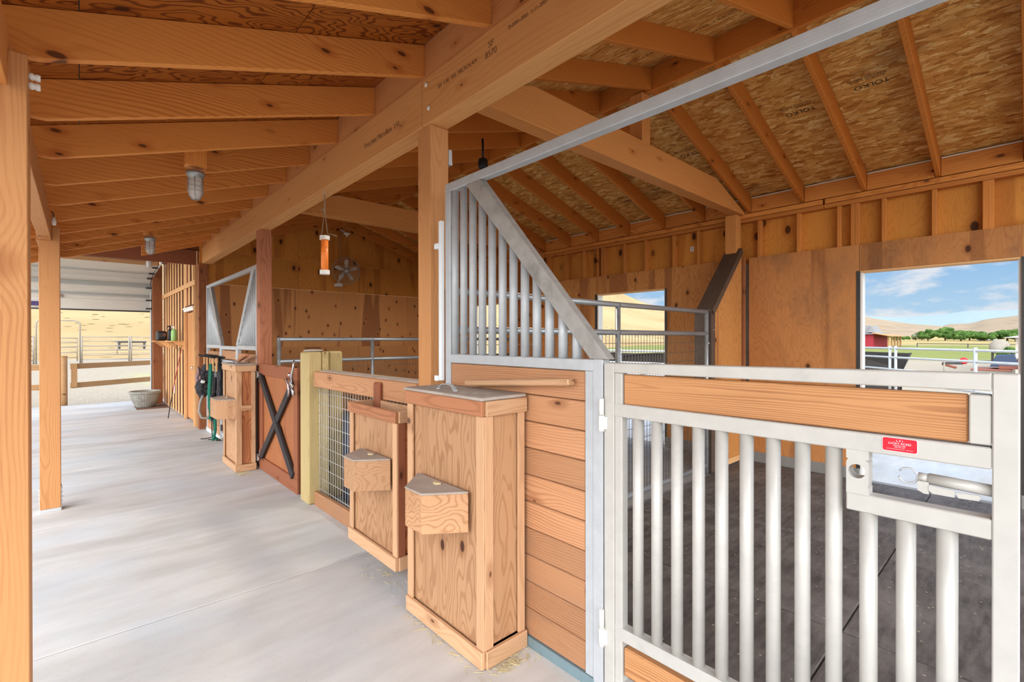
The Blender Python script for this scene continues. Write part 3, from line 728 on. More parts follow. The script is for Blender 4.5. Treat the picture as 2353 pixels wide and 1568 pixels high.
lt = MB()
lt.box(XF+.001, XF+.05, .067, .370, 1.048, 1.1, .003)
# latch plate with a round hole, built as a ring of faces
y0, y1, z0, z1 = .315, .370, 1.10, 1.226
def plate_hole(bm, x0, x1, y0, y1, z0, z1, cy, cz, r, n=24):
    def ring(x):
        inner = [bm.verts.new((x, cy+r*math.cos(2*PI*k/n), cz+r*math.sin(2*PI*k/n))) for k in range(n)]
        outer = []
        for k in range(n):
            c_, s_ = math.cos(2*PI*k/n), math.sin(2*PI*k/n)
            q = 1e9
            if c_ > 1e-6: q = min(q, (y1-cy)/c_)
            if c_ < -1e-6: q = min(q, (y0-cy)/c_)
            if s_ > 1e-6: q = min(q, (z1-cz)/s_)
            if s_ < -1e-6: q = min(q, (z0-cz)/s_)
            outer.append(bm.verts.new((x, cy+q*c_, cz+q*s_)))
        return inner, outer
    A = ring(x0); B = ring(x1)
    for k in range(n):
        j = (k+1) % n
        bm.faces.new((A[0][k], A[0][j], A[1][j], A[1][k])); bm.faces.new((B[0][k], B[0][j], B[1][j], B[1][k]))
        bm.faces.new((A[0][k], A[0][j], B[0][j], B[0][k])); bm.faces.new((A[1][k], A[1][j], B[1][j], B[1][k]))
plate_hole(lt.bm, XF, XF+.05, .3155, .3695, 1.12, 1.2, .3435, 1.1645, .0205)
lt.box(XF, XF+.05, .3155, .3695, 1.2, 1.2265); lt.box(XF, XF+.05, .3155, .3695, 1.0985, 1.12)
lt.done('latch_frame', AW, g)
bolt = empty('sliding_latch', (XF+.03, .12, 1.165), parent=None) if False else None
b = MB(); b.tube([(XF+.026, .067, 1.1665), (XF+.026, .188, 1.1715)], .0150, 20); bo = b.done('latch_bolt_tube', M['alu_warm'], g)
b = MB(); b.tube([(XF+.026, .188, 1.1715), (XF+.026, .209, 1.1722)], .0125, 20)
b.prism([(.209, 1.165), (.209, 1.140), (.196, 1.133), (.186, 1.133), (.186, 1.165)], XF+.008, XF+.013, 'x')
b.done('bolt_collar', M['alu_warm'], bo)
b = MB(); b.prism([(.186, 1.158), (.186, 1.145), (.178, 1.137), (.135, 1.137), (.135, 1.155)], XF+.006, XF+.010, 'x'); b.prism([(.133, 1.151), (.090, 1.153), (.086, 1.147), (.090, 1.139), (.128, 1.137)], XF+.007, XF+.011, 'x'); b.done('latch_tongue', M['alu_warm'], bo)
b = MB(); cy, cz, R_ = .2305, 1.172, .0205
b.tube([(XF+.02, cy+R_*math.cos(a*PI/12), cz+R_*math.sin(a*PI/12)) for a in range(2, 24)], .0026, 8); b.done('pull_ring', M['silver'], bo)
# hinges
for k, (za, zb) in enumerate(((1.155, 1.296), (.229, .384))):
    b = MB(); b.tube([(XF-.012, 1.2485, za), (XF-.012, 1.2485, (za+zb)/2-.002)], .0125, 14); b.tube([(XF-.012, 1.2485, (za+zb)/2), (XF-.012, 1.2485, zb)], .0105, 14)
    b.box(XF-.010, XF-.001, 1.225, 1.2485, za+.01, (za+zb)/2-.008); b.done('hinge', M['white_paint'], g)
# maker's sticker
b = MB()
def rrect(w, h, r, n=6):
    pts = []
    for (cx, cy, a0) in ((w/2-r, h/2-r, 0), (-w/2+r, h/2-r, 90), (-w/2+r, -h/2+r, 180), (w/2-r, -h/2+r, 270)):
        for k in range(n+1):
            a = math.radians(a0+90*k/n); pts.append((cx+r*math.cos(a), cy+r*math.sin(a)))
    return pts
b.prism([(.246+p[0], 1.2565+p[1]) for p in rrect(.077, .0385, .0055)], XF-.0006, XF+.0008, 'x')
stk = b.done('maker_label', M['pink_edge'], g)
b = MB(); b.prism([(.246+p[0], 1.2565+p[1]) for p in rrect(.0745, .036, .005)], XF-.0009, XF-.0006, 'x'); b.done('label_face', M['red'], stk)
for (body, sz, dz, dy) in (('LUCKY ACRES', .0078, .0035, 0), ('FENCING, INC', .0042, -.0025, 0), ('(208) 746-1228', .0036, -.0068, 0), ('WWW.LUCKYACRESFENCING.COM  *  LEWISTON, ID', .0024, -.0122, 0), ('L A )', .0075, .0115, 0), ('-                   -', .004, .0115, 0)):
    text('label_text', body, sz, face_aisle(XF-.0010, .246+dy, 1.2565+dz), M['pink_edge'], stk, .0001)
# white channel with clips on the post
t = empty('latch_channel', (1.66, 2.45, 1.3), 'slim white upright channel clipped beside the barred panel', 'channel')
b = MB(); b.box(1.645, 1.668, 2.448, 2.478, 1.298, 2.283, .002); b.done('channel', M['white_pvc'], t)
for zz in (2.13, 1.31):
    b = MB(); b.box(1.636, 1.668, 2.478, 2.515, zz-.017, zz+.017, .003); b.tube([(1.634, 2.503, zz), (1.640, 2.503, zz)], .006, 8); b.box(1.640, 1.645, 2.46, 2.47, zz-.008, zz+.008); b.done('clip', M['white_pvc'], t)
# junction box on the post
b = MB(); b.box(1.700, 1.80, 2.585, 2.603, 2.70, 2.81, .004); b.tube([(1.805, 2.595, 2.70), (1.806, 2.595, 2.3), (1.807, 2.595, 2.0)], .006, 8)
b = MB(); b.box(1.812, 1.845, 2.61, 2.71, 2.71, 2.815, .004); b.tube([(1.82, 2.65, 2.71), (1.82, 2.65, 2.0), (1.82, 2.65, 1.5)], .005, 8)
o = b.done('junction_box', M['silver']); tag(o, 'grey electrical box on the side of the timber post beside the barred panel', 'electrical box')
b = MB(); b.lathe([(.02, .02), (.045, .02), (.05, 0), (.05, -.06), (.042, -.075), (.02, -.08)], 16, T(3.05, 3.78, 3.37)); b.tube([(3.05, 3.78, 3.39), (3.05, 3.78, 3.50), (3.05, 3.785, 3.60)], .012, 8)
o = b.done('spot_lamp', M['black']); tag(o, 'small round black lamp under the stall roof just above the overhead rail', 'lamp')

# ================================================================== feed bins
def feed_bin(y0, y1, x0, z0, z1, label, lid=True, red=False, dark_side=False, feeder=None, fz0=.6, fz1=.8, midrail=None, handle=True, depth=.28):
    """box standing against the stall front, front face towards the aisle (x0), one side facing the camera (y0)"""
    t = empty('feed_bin', (x0+depth/2, (y0+y1)/2, z0), label, 'feed bin', 'wooden feed bins along the stalls')
    x1 = x0+depth; W = y1-y0; tr = M['bin_trim']; pl = M['bin_ply']; h = z1-z0
    def vboard(name, a, b_, w, hh, mat): return timber(name, a, b_, w, hh, mat, t, up=(1, 0, 0), bev=.002)
    # plywood sheets (local X vertical)
    def sheet(name, p, sy, sx, mat):
        b = MB(); hz = (z1-.07-z0-.07)/2
        b.box(-hz, hz, -sy/2, sy/2, -sx/2, sx/2, .001)
        Mx = Matrix(((0, 0, 1, p[0]), (0, 1, 0, p[1]), (1, 0, 0, (z0+z1)/2), (0, 0, 0, 1)))
        return b.done(name, mat, t, Mx)
    sheet('front_panel', (x0+.026, (y0+y1)/2), W-.03, .012, pl)
    sheet('side_panel', (x0+depth/2, y0+.026), .012, depth-.03, M['bin_ply_red'] if red or dark_side else pl)
    sheet('side_panel', (x0+depth/2, y1-.018), .012, depth-.03, pl)
    sheet('back_panel', (x1-.012, (y0+y1)/2), W-.03, .012, pl)
    b = MB(); b.box(x0+.02, x1-.02, y0+.02, y1-.02, z0+.07, z0+.085); b.done('floor_panel', pl, t)
    for yy in (y0+.0285, y1-.0285):
        vboard('stile', (x0+.006, yy, z0+.085), (x0+.006, yy, z1-.075), .055, .012, tr)
    for xx in (x0+.036, x1-.028):
        vboard('stile', (xx, y0+.006, z0+.085), (xx, y0+.006, z1-.075), .012, .044 if xx > x0+.1 else .05, M['gate_red'] if dark_side else tr)
    for nm, za, zb in (('bottom_trim', z0+.002, z0+.084), ('top_trim', z1-.074, z1-.002)):
        mt = M['bin_dark'] if nm == 'top_trim' and not red else tr
        timber(nm, (x0-.001, y0, (za+zb)/2), (x0-.001, y1, (za+zb)/2), .022, zb-za, mt, t, bev=.003)
        timber(nm, (x0+.011, y0-.002, (za+zb)/2), (x1, y0-.002, (za+zb)/2), .022, zb-za, tr, t, bev=.003)
        timber(nm, (x0+.011, y1-.010, (za+zb)/2), (x1, y1-.010, (za+zb)/2), .020, zb-za, tr, t, bev=.003)
        timber(nm, (x1-.010, y0+.01, (za+zb)/2), (x1-.010, y1-.02, (za+zb)/2), .018, zb-za, tr, t, bev=.003)
    if midrail: timber('middle_trim', (x0+.055, y0+.004, midrail), (x1-.045, y0+.004, midrail), .014, .065, tr, t, bev=.002)
    if lid:
        b = MB(); b.box(x0-.018, x1-.004, y0-.010, y1+.010, z1, z1+.016, .004); li = b.done('lid', M['dust_wood'], t)
        if handle:
            b = MB(); cx, cy = x0+.075, (y0+y1)/2+.055; L = .075
            pts = [(cx, cy-L, z1+.018), (cx, cy-L+.012, z1+.032), (cx, cy-L+.035, z1+.045), (cx, cy, z1+.048), (cx, cy+L-.035, z1+.045), (cx, cy+L-.012, z1+.032), (cx, cy+L, z1+.018)]
            rings = []
            for i in range(len(pts)-1):
                p, q = Vector(pts[i]), Vector(pts[i+1]); wd = .020 if 0 < i < 5 else .026
                b.bar(p-(q-p)*.06, q+(q-p)*.06, wd, .006, up=(0, 0, 1) if abs((q-p).z) < abs((q-p).y) else (0, 1, 0), bev=.0015)
            for s_ in (-1, 1): b.lathe([(.004, z1+.016), (.017, z1+.017), (.013, z1+.021), (.002, z1+.024)], 12, T(cx, cy+s_*(L+.006), 0))
            b.done('lid_handle', M['silver'], li)
    if feeder:
        a, c_, d_, e_ = feeder; ox = .185
        poly = [(x0-.002, a), (x0-ox, a+.13), (x0-ox, c_), (x0-.002, d_)]
        b = MB(); b.prism([p for p in poly], fz0, fz1-.010, 'z', .003)
        # grain upright
        fo = b.done('feed_drawer', M['bin_ply'], t)
        b = MB(); cx_ = x0-.08
        q = [((p[0]-x0)*1.02+x0-.0, p[1]) for p in poly]
        b.prism(q, fz1-.010, fz1, 'z', .003); b.done('drawer_lid', M['dust_wood'], fo)
        b = MB(); ym = (a+d_)/2-.02
        pts = [(x0-.035+.0+.028*math.sin(k*PI/10)*-1, ym+.028*math.cos(k*PI/10)) for k in range(11)]
        b.prism(pts, fz1, fz1+.010, 'z', .003); b.done('knob', M['tan_pod'], fo)
    return t
feed_bin(1.724, 2.420, 1.391, .0, 1.262, 'nearest feed bin, closed lid with a metal handle, corner drawer box on its front', depth=.274, feeder=(1.835, 2.12, 2.30, 0), fz0=.615, fz1=.813)
feed_bin(2.642, 3.338, 1.446, .112, 1.105, 'open topped feed bin hanging between the wire panel and the nearest bin', lid=False, depth=.203, dark_side=True, feeder=(2.715, 3.00, 3.14, 0), fz0=.60, fz1=.80)
feed_bin(6.412, 7.110, 1.385, -.04, 1.240, 'far feed bin standing beside the reddish post, reddish plywood side', red=True, depth=.215, feeder=(6.42, 6.88, 7.00, 0), fz0=.60, fz1=.835, midrail=.725)
# hanger block of the open bin
b = MB(); b.prism([(.0, .99), (.0, 1.20), (.015, 1.225), (.035, 1.235), (.055, 1.235), (.055, .99)], 3.26, 3.30, 'y')
o = timber('hanger_block', (1.632, 3.265, .98), (1.632, 3.265, 1.235), .036, .09, M['gate_red'], up=(0, 1, 0), bev=.012); tag(o, 'dark wooden hanger block behind the open topped bin', 'block')
# sloping cleat behind the nearest bin
o = timber('wooden_prop', (1.620, 2.15, 1.305), (1.640, 1.40, 1.358), .050, .030, M['bin_trim'], bev=.006); tag(o, 'pale wooden prop lying against the planks behind the nearest bin lid', 'board')
o = timber('wooden_prop', (1.60, 7.3, 1.262), (1.55, 6.62, 1.36), .045, .038, M['bin_dark'], bev=.006); tag(o, 'wooden prop leaning behind the lid of the far feed bin', 'board')

# ================================================================== middle stall front: crossed gate, posts, wire panel
g = empty('crossed_gate', (1.66, 5.7, .0), 'small plywood gate with a black wooden cross', 'gate')
GY0, GY1, GZ0, GZ1, GX = 5.03, 6.40, -.03, 1.262, 1.63
b = MB(); hz = (GZ1-GZ0)/2
b.box(-hz+.02, hz-.02, -(GY1-GY0)/2+.01, (GY1-GY0)/2-.01, -.008, .008, .001)
b.done('gate_panel', M['gate_ply'], g, Matrix(((0, 0, 1, GX+.034), (0, 1, 0, (GY0+GY1)/2), (1, 0, 0, (GZ0+GZ1)/2), (0, 0, 0, 1))))
timber('top_board', (GX+.014, GY0, GZ1-.068), (GX+.014, GY1, GZ1-.068), .024, .135, M['gate_red'], g)
timber('bottom_board', (GX+.014, GY0, GZ0+.075), (GX+.014, GY1, GZ0+.075), .024, .15, M['gate_red'], g)
for yy in (GY0+.055, GY1-.055): timber('side_board', (GX+.014, yy, GZ0+.152), (GX+.014, yy, GZ1-.137), .024, .11, M['gate_red'], g, up=(0, 1, 0))
timber('cross_board', (GX-.008, GY1-.10, GZ1-.15), (GX-.008, GY0+.10, GZ0+.17), .030, .085, M['black_wood'], g)
timber('cross_board', (GX-.004, GY1-.10, GZ0+.17), (GX-.004, GY0+.10, GZ1-.15), .022, .085, M['black_wood'], g)
for zz in (1.12, .10):
    b = MB(); b.box(1.652, 1.662, 6.455, 6.495, zz-.095, zz+.095, .002); b.tube([(1.648, 6.45, zz-.09), (1.648, 6.45, zz+.09)], .010, 8)
    b.prism([(6.445, zz-.05), (6.445, zz+.05), (6.33, zz+.012), (6.33, zz-.012)], 1.607, 1.613, 'x'); b.box(1.610, 1.65, 6.42, 6.45, zz-.04, zz+.04); b.done('hinge', M['silver'], g)
# curled chrome latch
b = MB()
b.tube([(1.60, 5.30, 1.13), (1.585, 5.22, 1.15), (1.575, 5.16, 1.145), (1.57, 5.10, 1.09), (1.57, 5.085, 1.02), (1.575, 5.12, .97)], .013, 10, r2=.008)
b.tube([(1.575, 5.085, 1.115), (1.57, 5.02, 1.12), (1.565, 4.95, 1.09)], .012, 10)
b.lathe([(.004, 0), (.02, .004), (.02, .018), (.006, .026)], 12, Matrix.Translation((1.60, 5.13, 1.19)) @ Matrix.Rotation(-PI/2, 4, 'Y'))
b.lathe([(.004, 0), (.02, .004), (.02, .018), (.006, .026)], 12, Matrix.Translation((1.60, 5.13, 1.09)) @ Matrix.Rotation(-PI/2, 4, 'Y'))
b.tube([(1.57, 5.00, 1.12), (1.565, 4.985, 1.20), (1.565, 4.94, 1.26), (1.57, 4.93, 1.32), (1.58, 4.955, 1.34)], .012, 10, r2=.007)
b.tube([(1.565, 4.98, 1.09), (1.56, 4.93, 1.05), (1.565, 4.925, 1.0)], .012, 10, r2=.016)
b.done('curled_latch', M['chrome'], g)
# treated posts beside the gate
def post(name, x0, x1, y0, y1, z1, mat, lab, bev=.014):
    L = z1-fz(y0); b = MB(); b.box(-L/2, L/2, -(y1-y0)/2, (y1-y0)/2, -(x1-x0)/2, (x1-x0)/2, bev)
    Mx = Matrix(((0, 0, 1, (x0+x1)/2), (0, 1, 0, (y0+y1)/2), (1, 0, 0, (z1+fz(y0))/2), (0, 0, 0, 1)))
    o = b.done(name, M[mat], None, Mx); tag(o, lab, 'post', 'short treated posts'); return o
post('treated_post', 1.60, 1.735, 4.625, 4.845, 1.432, 'green_post', 'pale treated post with a round flat cap beside the crossed gate')
post('treated_post', 1.738, 1.80, 4.63, 4.84, 1.432, 'green_post', 'narrow treated board between the capped post and the wire panel rail', .004)
post('treated_post', 1.83, 1.97, 4.70, 4.86, 1.434, 'green_post', 'mossy treated post just behind the capped post')
b = MB(); b.lathe([(.002, 0), (.055, 0), (.088, .006), (.092, .013), (.085, .020), (.05, .025), (.002, .027)], 24, T(1.69, 4.735, 1.432)); o = b.done('round_cap', M['dust_wood']); tag(o, 'flat round pale stone on top of the capped post', 'stone')
# wire panel
k = empty('kennel_panel', (1.68, 3.7, .0), 'welded wire panel between thick wooden rails', 'panel')
KX = 1.652
timber('top_rail', (KX+.02, 4.622, 1.175), (KX+.02, 2.758, 1.182), .04, .144, M['plank'], k)
timber('cap_board', (KX+.105, 4.60, 1.247), (KX+.105, 2.758, 1.254), .125, .018, M['dust_wood'], k)
timber('bottom_rail', (KX+.02, 4.62, .058+fz(4.6)), (KX+.02, 2.758, .068), .04, .135, M['plank'], k)
b = MB(); y = 2.77
wy = []
while y < 4.615: wy.append(y); y += .0535
for y in wy: b.tube([(KX+.045, y, .10), (KX+.045, y, 1.15)], .0030, 5)
z_ = 1.05
while z_ > .1: b.tube([(KX+.0405, 2.765, z_), (KX+.0395, 4.62, z_)], .0030, 5); z_ -= .102
b.done('wire_mesh', M['wire'], k)
# drum behind the wire
b = MB(); b.lathe([(.25, 0), (.275, .02), (.275, .26), (.283, .28), (.275, .30), (.275, .55), (.283, .57), (.275, .59), (.275, .84), (.26, .86), (.24, .86), (.235, .84), (.0, .84)], 32, T(2.16, 4.45, -.028), capped=False); b.box(2.0, 2.05, 4.3, 4.31, .8, .83)
o = b.done('water_drum', M['barrel']); tag(o, 'dark navy plastic drum behind the wire panel', 'drum')
b = MB()
for i in range(7): b.box(2.55, 2.57, 4.2+i*.1, 4.285+i*.1, -.028, .92, .003)
b.box(2.571, 2.59, 4.2, 4.88, .2, .28); b.box(2.571, 2.59, 4.2, 4.88, .7, .78)
o = b.done('slat_pallet', M['grey_pallet']); tag(o, 'weathered slatted pallet standing behind the wire panel', 'pallet')

# ================================================================== far stall front
t = empty('stall_front_panel', (XF+.025, 9.3, fz(9)), 'barred panel of the far stall beside the dark end post, halters hung on it', 'stall panel', 'fixed stall panels')
tubebox('end_stile', 9.85, 9.905, fz(9.8), 2.46, M['alu'], t); tubebox('inner_stile', 8.78, 8.84, 0, 1.412, M['alu'], t); tubebox('middle_rail', 8.78, 9.85, 1.412, 1.470, M['alu'], t)
plank_wall('plank_panel', 8.84, 9.85, .0, 1.36, .14, t, XF+.008); b = MB(); b.box(XF-.004, XF+.05, 8.78, 9.9, fz(9), .0); b.done('sill', M['white_paint'], t)
b = MB(); b.prism([(9.66, 2.46), (9.53, 2.46), (8.72, 1.471), (8.83, 1.471)], XF, XF+.05, 'x', .003); b.done('slanted_brace', M['alu_dirty'], t)
bars(t, [9.80-.087*i for i in range(12)], 1.47, lambda y: 2.46 if y > 9.62 else 1.485+(y-8.80)*1.15, 'alu')
b = MB(); b.box(XF, XF+.052, 6.655, 9.905, 2.461, 2.515, .003); b.done('overhead_rail', M['alu'], t)
t = empty('stall_front_panel', (XF+.025, 7.2, fz(7)), 'barred panel of the far stall behind the far feed bin', 'stall panel', 'fixed stall panels')
tubebox('end_stile', 6.66, 6.71, fz(6.7), 2.46, M['alu'], t); tubebox('inner_stile', 7.66, 7.72, -.03, 1.412, M['alu'], t); tubebox('middle_rail', 6.71, 7.72, 1.412, 1.470, M['alu'], t)
plank_wall('plank_panel', 6.71, 7.66, -.03, 1.36, .14, t, XF+.008)
b = MB(); b.prism([(6.80, 2.46), (6.93, 2.46), (7.76, 1.471), (7.66, 1.471)], XF, XF+.05, 'x', .003); b.done('slanted_brace', M['alu'], t)
bars(t, [6.77+.087*i for i in range(11)], 1.47, lambda y: 2.46 if y < 6.82 else 2.46-(y-6.84)*1.17, 'alu')
g2 = empty('stall_gate', (XF+.025, 8.25, .0), 'lower gate of the far stall between its two barred panels', 'gate', 'stall gates')
for (a, c_) in ((7.725, 7.78), (8.72, 8.775)): tubebox('stile', a, c_, .02, 1.455, M['alu'], g2)
for (a, c_) in ((1.40, 1.455), (1.19, 1.24), (.30, .35), (.02, .07)): tubebox('rail', 7.78, 8.72, a, c_, M['alu'], g2)
timber('wood_board', (XF+.03, 7.785, 1.32), (XF+.03, 8.715, 1.32), .03, .13, M['plank'], g2); timber('lower_wood_board', (XF+.03, 7.785, .185), (XF+.03, 8.715, .185), .03, .2, M['plank'], g2)
bars(g2, [7.83+.087*i for i in range(11)], .35, lambda y: 1.19, 'alu')
b = MB(); b.box(XF-.012, XF, 8.68, 8.72, 1.13, 1.24, .002); b.box(XF-.012, XF, 8.68, 8.72, .10, .2, .002); b.done('hinge', M['dark_steel'], g2)

# ================================================================== pipe dividers
def pipe_panel(name, lab, y, xs_, zt, zm, zb, wx, posts, wmat='wire_dark', zfl=-.02, r=.0245, meshtop=None, cap=True):
    t = empty(name, ((xs_[0]+xs_[1])/2, y, zfl), lab, 'pipe panel', 'pipe dividers between the stalls')
    x0, x1 = xs_
    for nm, z_ in (('top_pipe', zt), ('middle_pipe', zm), ('bottom_pipe', zb)):
        b = MB(); b.tube([(x0, y, z_), (x1, y, z_)], r, 14); b.done(nm, M['galv'], t)
    for x in posts:
        b = MB(); b.tube([(x, y, zfl), (x, y, zt+.01)], r, 14); b.done('pipe_post', M['galv'], t)
    b = MB(); x = x0+.04
    while x < x1-.02: b.tube([(x, y, zb), (x, y, zm)], .0026, 5); x += wx
    z_ = zm-.10
    while z_ > zb+.03: b.tube([(x0, y-.004, z_), (x1, y-.004, z_)], .0026, 5); z_ -= .102
    b.done('wire_mesh', M[wmat], t)
    b = MB(); b.box(x1+.02, x1+.075, y-.02, y+.0, zm-.12, zm-.10, .002); b.box(x1+.02, x1+.075, y-.02, y, .55, .57); b.done('strap', M['silver'], t)
    return t
pipe_panel('pipe_divider', 'galvanised pipe and wire divider of the near stall behind the silver bars', 2.56, (1.78, 5.405), 1.868, 1.613, .075, .0515, (1.80, 3.65, 5.405))
pipe_panel('pipe_divider', 'galvanised pipe and wire divider between the middle and far stalls', 6.50, (1.87, 6.0), 1.557, 1.272, .06, .0535, (1.89, 3.165, 5.0, 6.0), zfl=-.045)
# steel edged plywood wing at the outer wall
w_ = empty('partition_wing', (5.9, 2.56, -.02), 'plywood wing with a slanting bronze steel edge beside the outside wall', 'partition')
PW = [(5.52, .0), (5.52, 1.86), (6.245, 2.62), (6.315, 2.62), (6.315, .0)]
cx, cz = 5.9, 1.3
b = MB(); b.prism([(p[1]-cz, p[0]-cx) for p in PW], -.009, .009, 'z'); b.done('plywood_panel', M['ply_low'], w_, Matrix(((0, 1, 0, cx), (0, 0, 1, 2.532), (1, 0, 0, cz), (0, 0, 0, 1))))
b = MB(); b.prism([(p[1]-cz, p[0]-cx) for p in PW], -.009, .009, 'z'); b.done('plywood_panel', M['ply_low'], w_, Matrix(((0, 1, 0, cx), (0, 0, 1, 2.705), (1, 0, 0, cz), (0, 0, 0, 1))))
b = MB()
# channel: web faces the stall aisle, flanges lap the plywood
b.box(5.438, 5.444, 2.515, 2.722, -.02, 1.90, 0); b.box(5.444, 5.535, 2.515, 2.521, -.02, 1.875, 0); b.box(5.444, 5.535, 2.716, 2.722, -.02, 1.875, 0)
d = Vector((6.27-5.44, 0, 2.70-1.885)).normalized(); nrm = Vector((-d.z, 0, d.x))
P0 = Vector((5.44, 2.605, 1.885)); P1 = Vector((6.27, 2.605, 2.715))
b.bar(P0, P1, .205, .006, up=nrm)
for yy in (2.506, 2.705): b.bar(P0-nrm*.035+Vector((0, yy-2.605, 0)), P1-nrm*.035+Vector((0, yy-2.605, 0)), .006, .07, up=nrm)
b.done('steel_channel', M['brown_steel'], w_)
for (xx, zz) in ((5.53, 1.72), (5.49, 1.66), (5.53, 1.2), (5.80, 2.12)):
    b = MB(); b.lathe([(.008, 0), (.008, .004), (.002, .006)], 8, Matrix.Translation((xx, 2.514, zz)) @ Matrix.Rotation(PI/2, 4, 'X')); b.done('screw_head', M['silver'], w_)
timber('base_strip', (5.54, 2.512, .045), (6.31, 2.512, .045), .02, .07, M['batten'], w_)
timber('corner_strip', (6.325, 2.50, .0), (6.325, 2.50, 2.6), .045, .03, M['cedar_dark'], w_, up=(0, 1, 0))
# sticker on the sheathing
b = MB(); b.box(XW+.0995, XW+.0999, 3.235, 3.29, 2.80, 2.868); o = b.done('paper_sticker', M['white_paint']); tag(o, 'small white paper sticker high on the outside wall sheathing', 'sticker')
text('sticker_text', 'SPF\n24', .02, face_aisle(XW+.0992, 3.262, 2.835), M['osb_mark'], o)
# ================================================================== tack room wall and far aisle
tw = empty('wall_tack_room', (1.66, 13, fz(13)), 'tack room wall beyond the stalls, bare studs over sheathing toned dark as gap shade', 'wall', kind='structure')
b = MB(); b.box(-1.9, 1.9, -2.9, 2.9, 0, .012); b.done('sheathing', M['cedar_dark'], tw, Matrix(((0, 0, 1, 1.71), (0, 1, 0, 13.15), (1, 0, 0, 1.78), (0, 0, 0, 1))))  # dark wood colour stands in for the shade between the boards
for i in range(10):
    y = 11.93+.408*i-.12
    if y+.24 < 15.3: timber('wall_board', (1.628, y+.12, fz(y)+.02), (1.628, y+.12, 3.68), .205, .007, M['batten'], tw, up=(1, 0, 0), bev=.001)
for y in (10.96, 11.36): timber('wall_board', (1.628, y, 2.24), (1.628, y, 3.68), .205, .007, M['batten'], tw, up=(1, 0, 0), bev=.001)
timber('wall_board', (1.628, 10.56, fz(10)+.02), (1.628, 10.56, 3.68), .205, .007, M['batten'], tw, up=(1, 0, 0), bev=.001)
timber('wall_board', (1.628, 11.72, 2.24), (1.628, 11.72, 3.68), .14, .013, M['batten'], tw, up=(1, 0, 0), bev=.001)
timber('girt', (1.611, 10.40, 2.64), (1.611, 15.3, 2.66), .02, .095, M['batten'], tw)
timber('edge_board', (1.611, 10.38, fz(10)+.01), (1.611, 10.38, 2.93), .02, .09, M['batten'], tw, up=(1, 0, 0))
timber('corner_post', (1.51, 15.42, fz(15)), (1.51, 15.42, 3.5), .2, .24, M['cedar_dark'], tw, up=(0, 1, 0))
d1 = empty('door_1', (1.65, 11.24, fz(11)), 'plain brown tack room door with round knob and pale casing on top', 'door', kind='structure')
b = MB(); b.box(-1.07, 1.07, -.50, .50, 0, .035, .002); b.done('door_leaf', M['door_wood'], d1, Matrix(((0, 0, 1, 1.655), (0, 1, 0, 11.24), (1, 0, 0, 1.03), (0, 0, 0, 1))))
for yy in (10.71, 11.77): timber('casing', (1.62, yy, fz(11)), (1.62, yy, 2.17), .03, .05, M['batten'], d1, up=(1, 0, 0))
b = MB(); b.box(1.575, 1.64, 10.69, 11.80, 2.165, 2.195, .002); b.box(1.59, 1.64, 10.70, 11.79, 2.12, 2.165, .002); b.done('top_casing', M['white_paint'], d1)
b = MB(); b.tube([(1.655, 10.82, 1.015), (1.61, 10.82, 1.015)], .012, 10); b.lathe([(.008, 0), (.03, .006), (.034, .02), (.026, .036), (.004, .042)], 16, Matrix.Translation((1.615, 10.82, 1.015)) @ Matrix.Rotation(-PI/2, 4, 'Y')); b.done('door_knob', M['chrome'], d1)
# overhead door
d2 = empty('door_2', (0, 15.85, 2.3), 'half raised sectional overhead door at the end of the aisle', 'door', kind='structure')
prof = [(15.85, 2.32), (15.85, 2.575), (15.85, 2.585), (15.84, 2.80), (15.78, 3.02), (15.60, 3.14), (15.1, 3.235), (14.1, 3.325)]
DX0, DX1 = -1.62, 1.395
for (i0, i1) in ((0, 1), (2, 4), (4, 6), (6, 7)):
    b = MB(); pts = prof[i0:i1+1]
    if i0 == 4: pts = [(15.775, 3.03), (15.60, 3.14), (15.1, 3.235)]
    if i0 == 6: pts = [(15.09, 3.237), (14.1, 3.325)]
    back = [(p[0]+.03, p[1]+.04) for p in reversed(pts)]
    b.prism(pts+back, DX0, DX1, 'x'); b.done('door_section', M['tin'], d2)
for (y, z_, hh, m) in ((15.82, 2.70, .035, 'tin_dark'), (15.815, 2.665, .012, 'silver'), (15.76, 2.93, .075, 'tin_dark'), (15.05, 3.20, .02, 'tin_dark')):
    b = MB(); b.box(DX0+.02, DX1-.02, y-.02, y, z_, z_+hh, .004); b.done('strut', M[m], d2)
b = MB(); b.box(DX0, DX1, 14.06, 14.10, 3.315, 3.405, .003); b.done('top_edge_board', M['fence_wood'], d2)
b = MB(); b.box(DX0, DX1, 15.83, 15.88, 2.285, 2.32, .004); b.done('bottom_seal', M['dark_steel'], d2)
b = MB(); b.tube([(1.43, 15.82, fz(15.8)), (1.43, 15.82, 2.75), (1.43, 15.75, 3.0), (1.43, 15.5, 3.16), (1.43, 15.0, 3.25), (1.43, 12.4, 3.47)], .022, 8); b.box(1.41, 1.45, 12.38, 12.42, 3.40, 3.62); b.done('track', M['silver'], d2)
b = MB(); b.tube([(1.425, 15.78, fz(15.8)), (1.425, 15.78, 2.7), (1.42, 15.62, 3.02)], .008, 6); b.done('cable', M['black'], d2)
b = MB()
for (y, z_) in ((15.80, 2.58), (15.80, 2.36), (15.74, 2.90), (15.45, 3.12), (15.0, 3.2), (14.3, 3.27)): b.box(1.30, 1.42, y-.04, y, z_, z_+.035, .002)
b.done('roller_hinge', M['dark_steel'], d2)
b = MB(); b.box(1.37, 1.45, 12.9, 13.1, 3.24, 3.42, .01); b.tube([(1.40, 13.0, 3.42), (1.44, 12.7, 3.5), (1.46, 12.6, 3.42)], .008, 6); b.done('opener_unit', M['black'], d2)
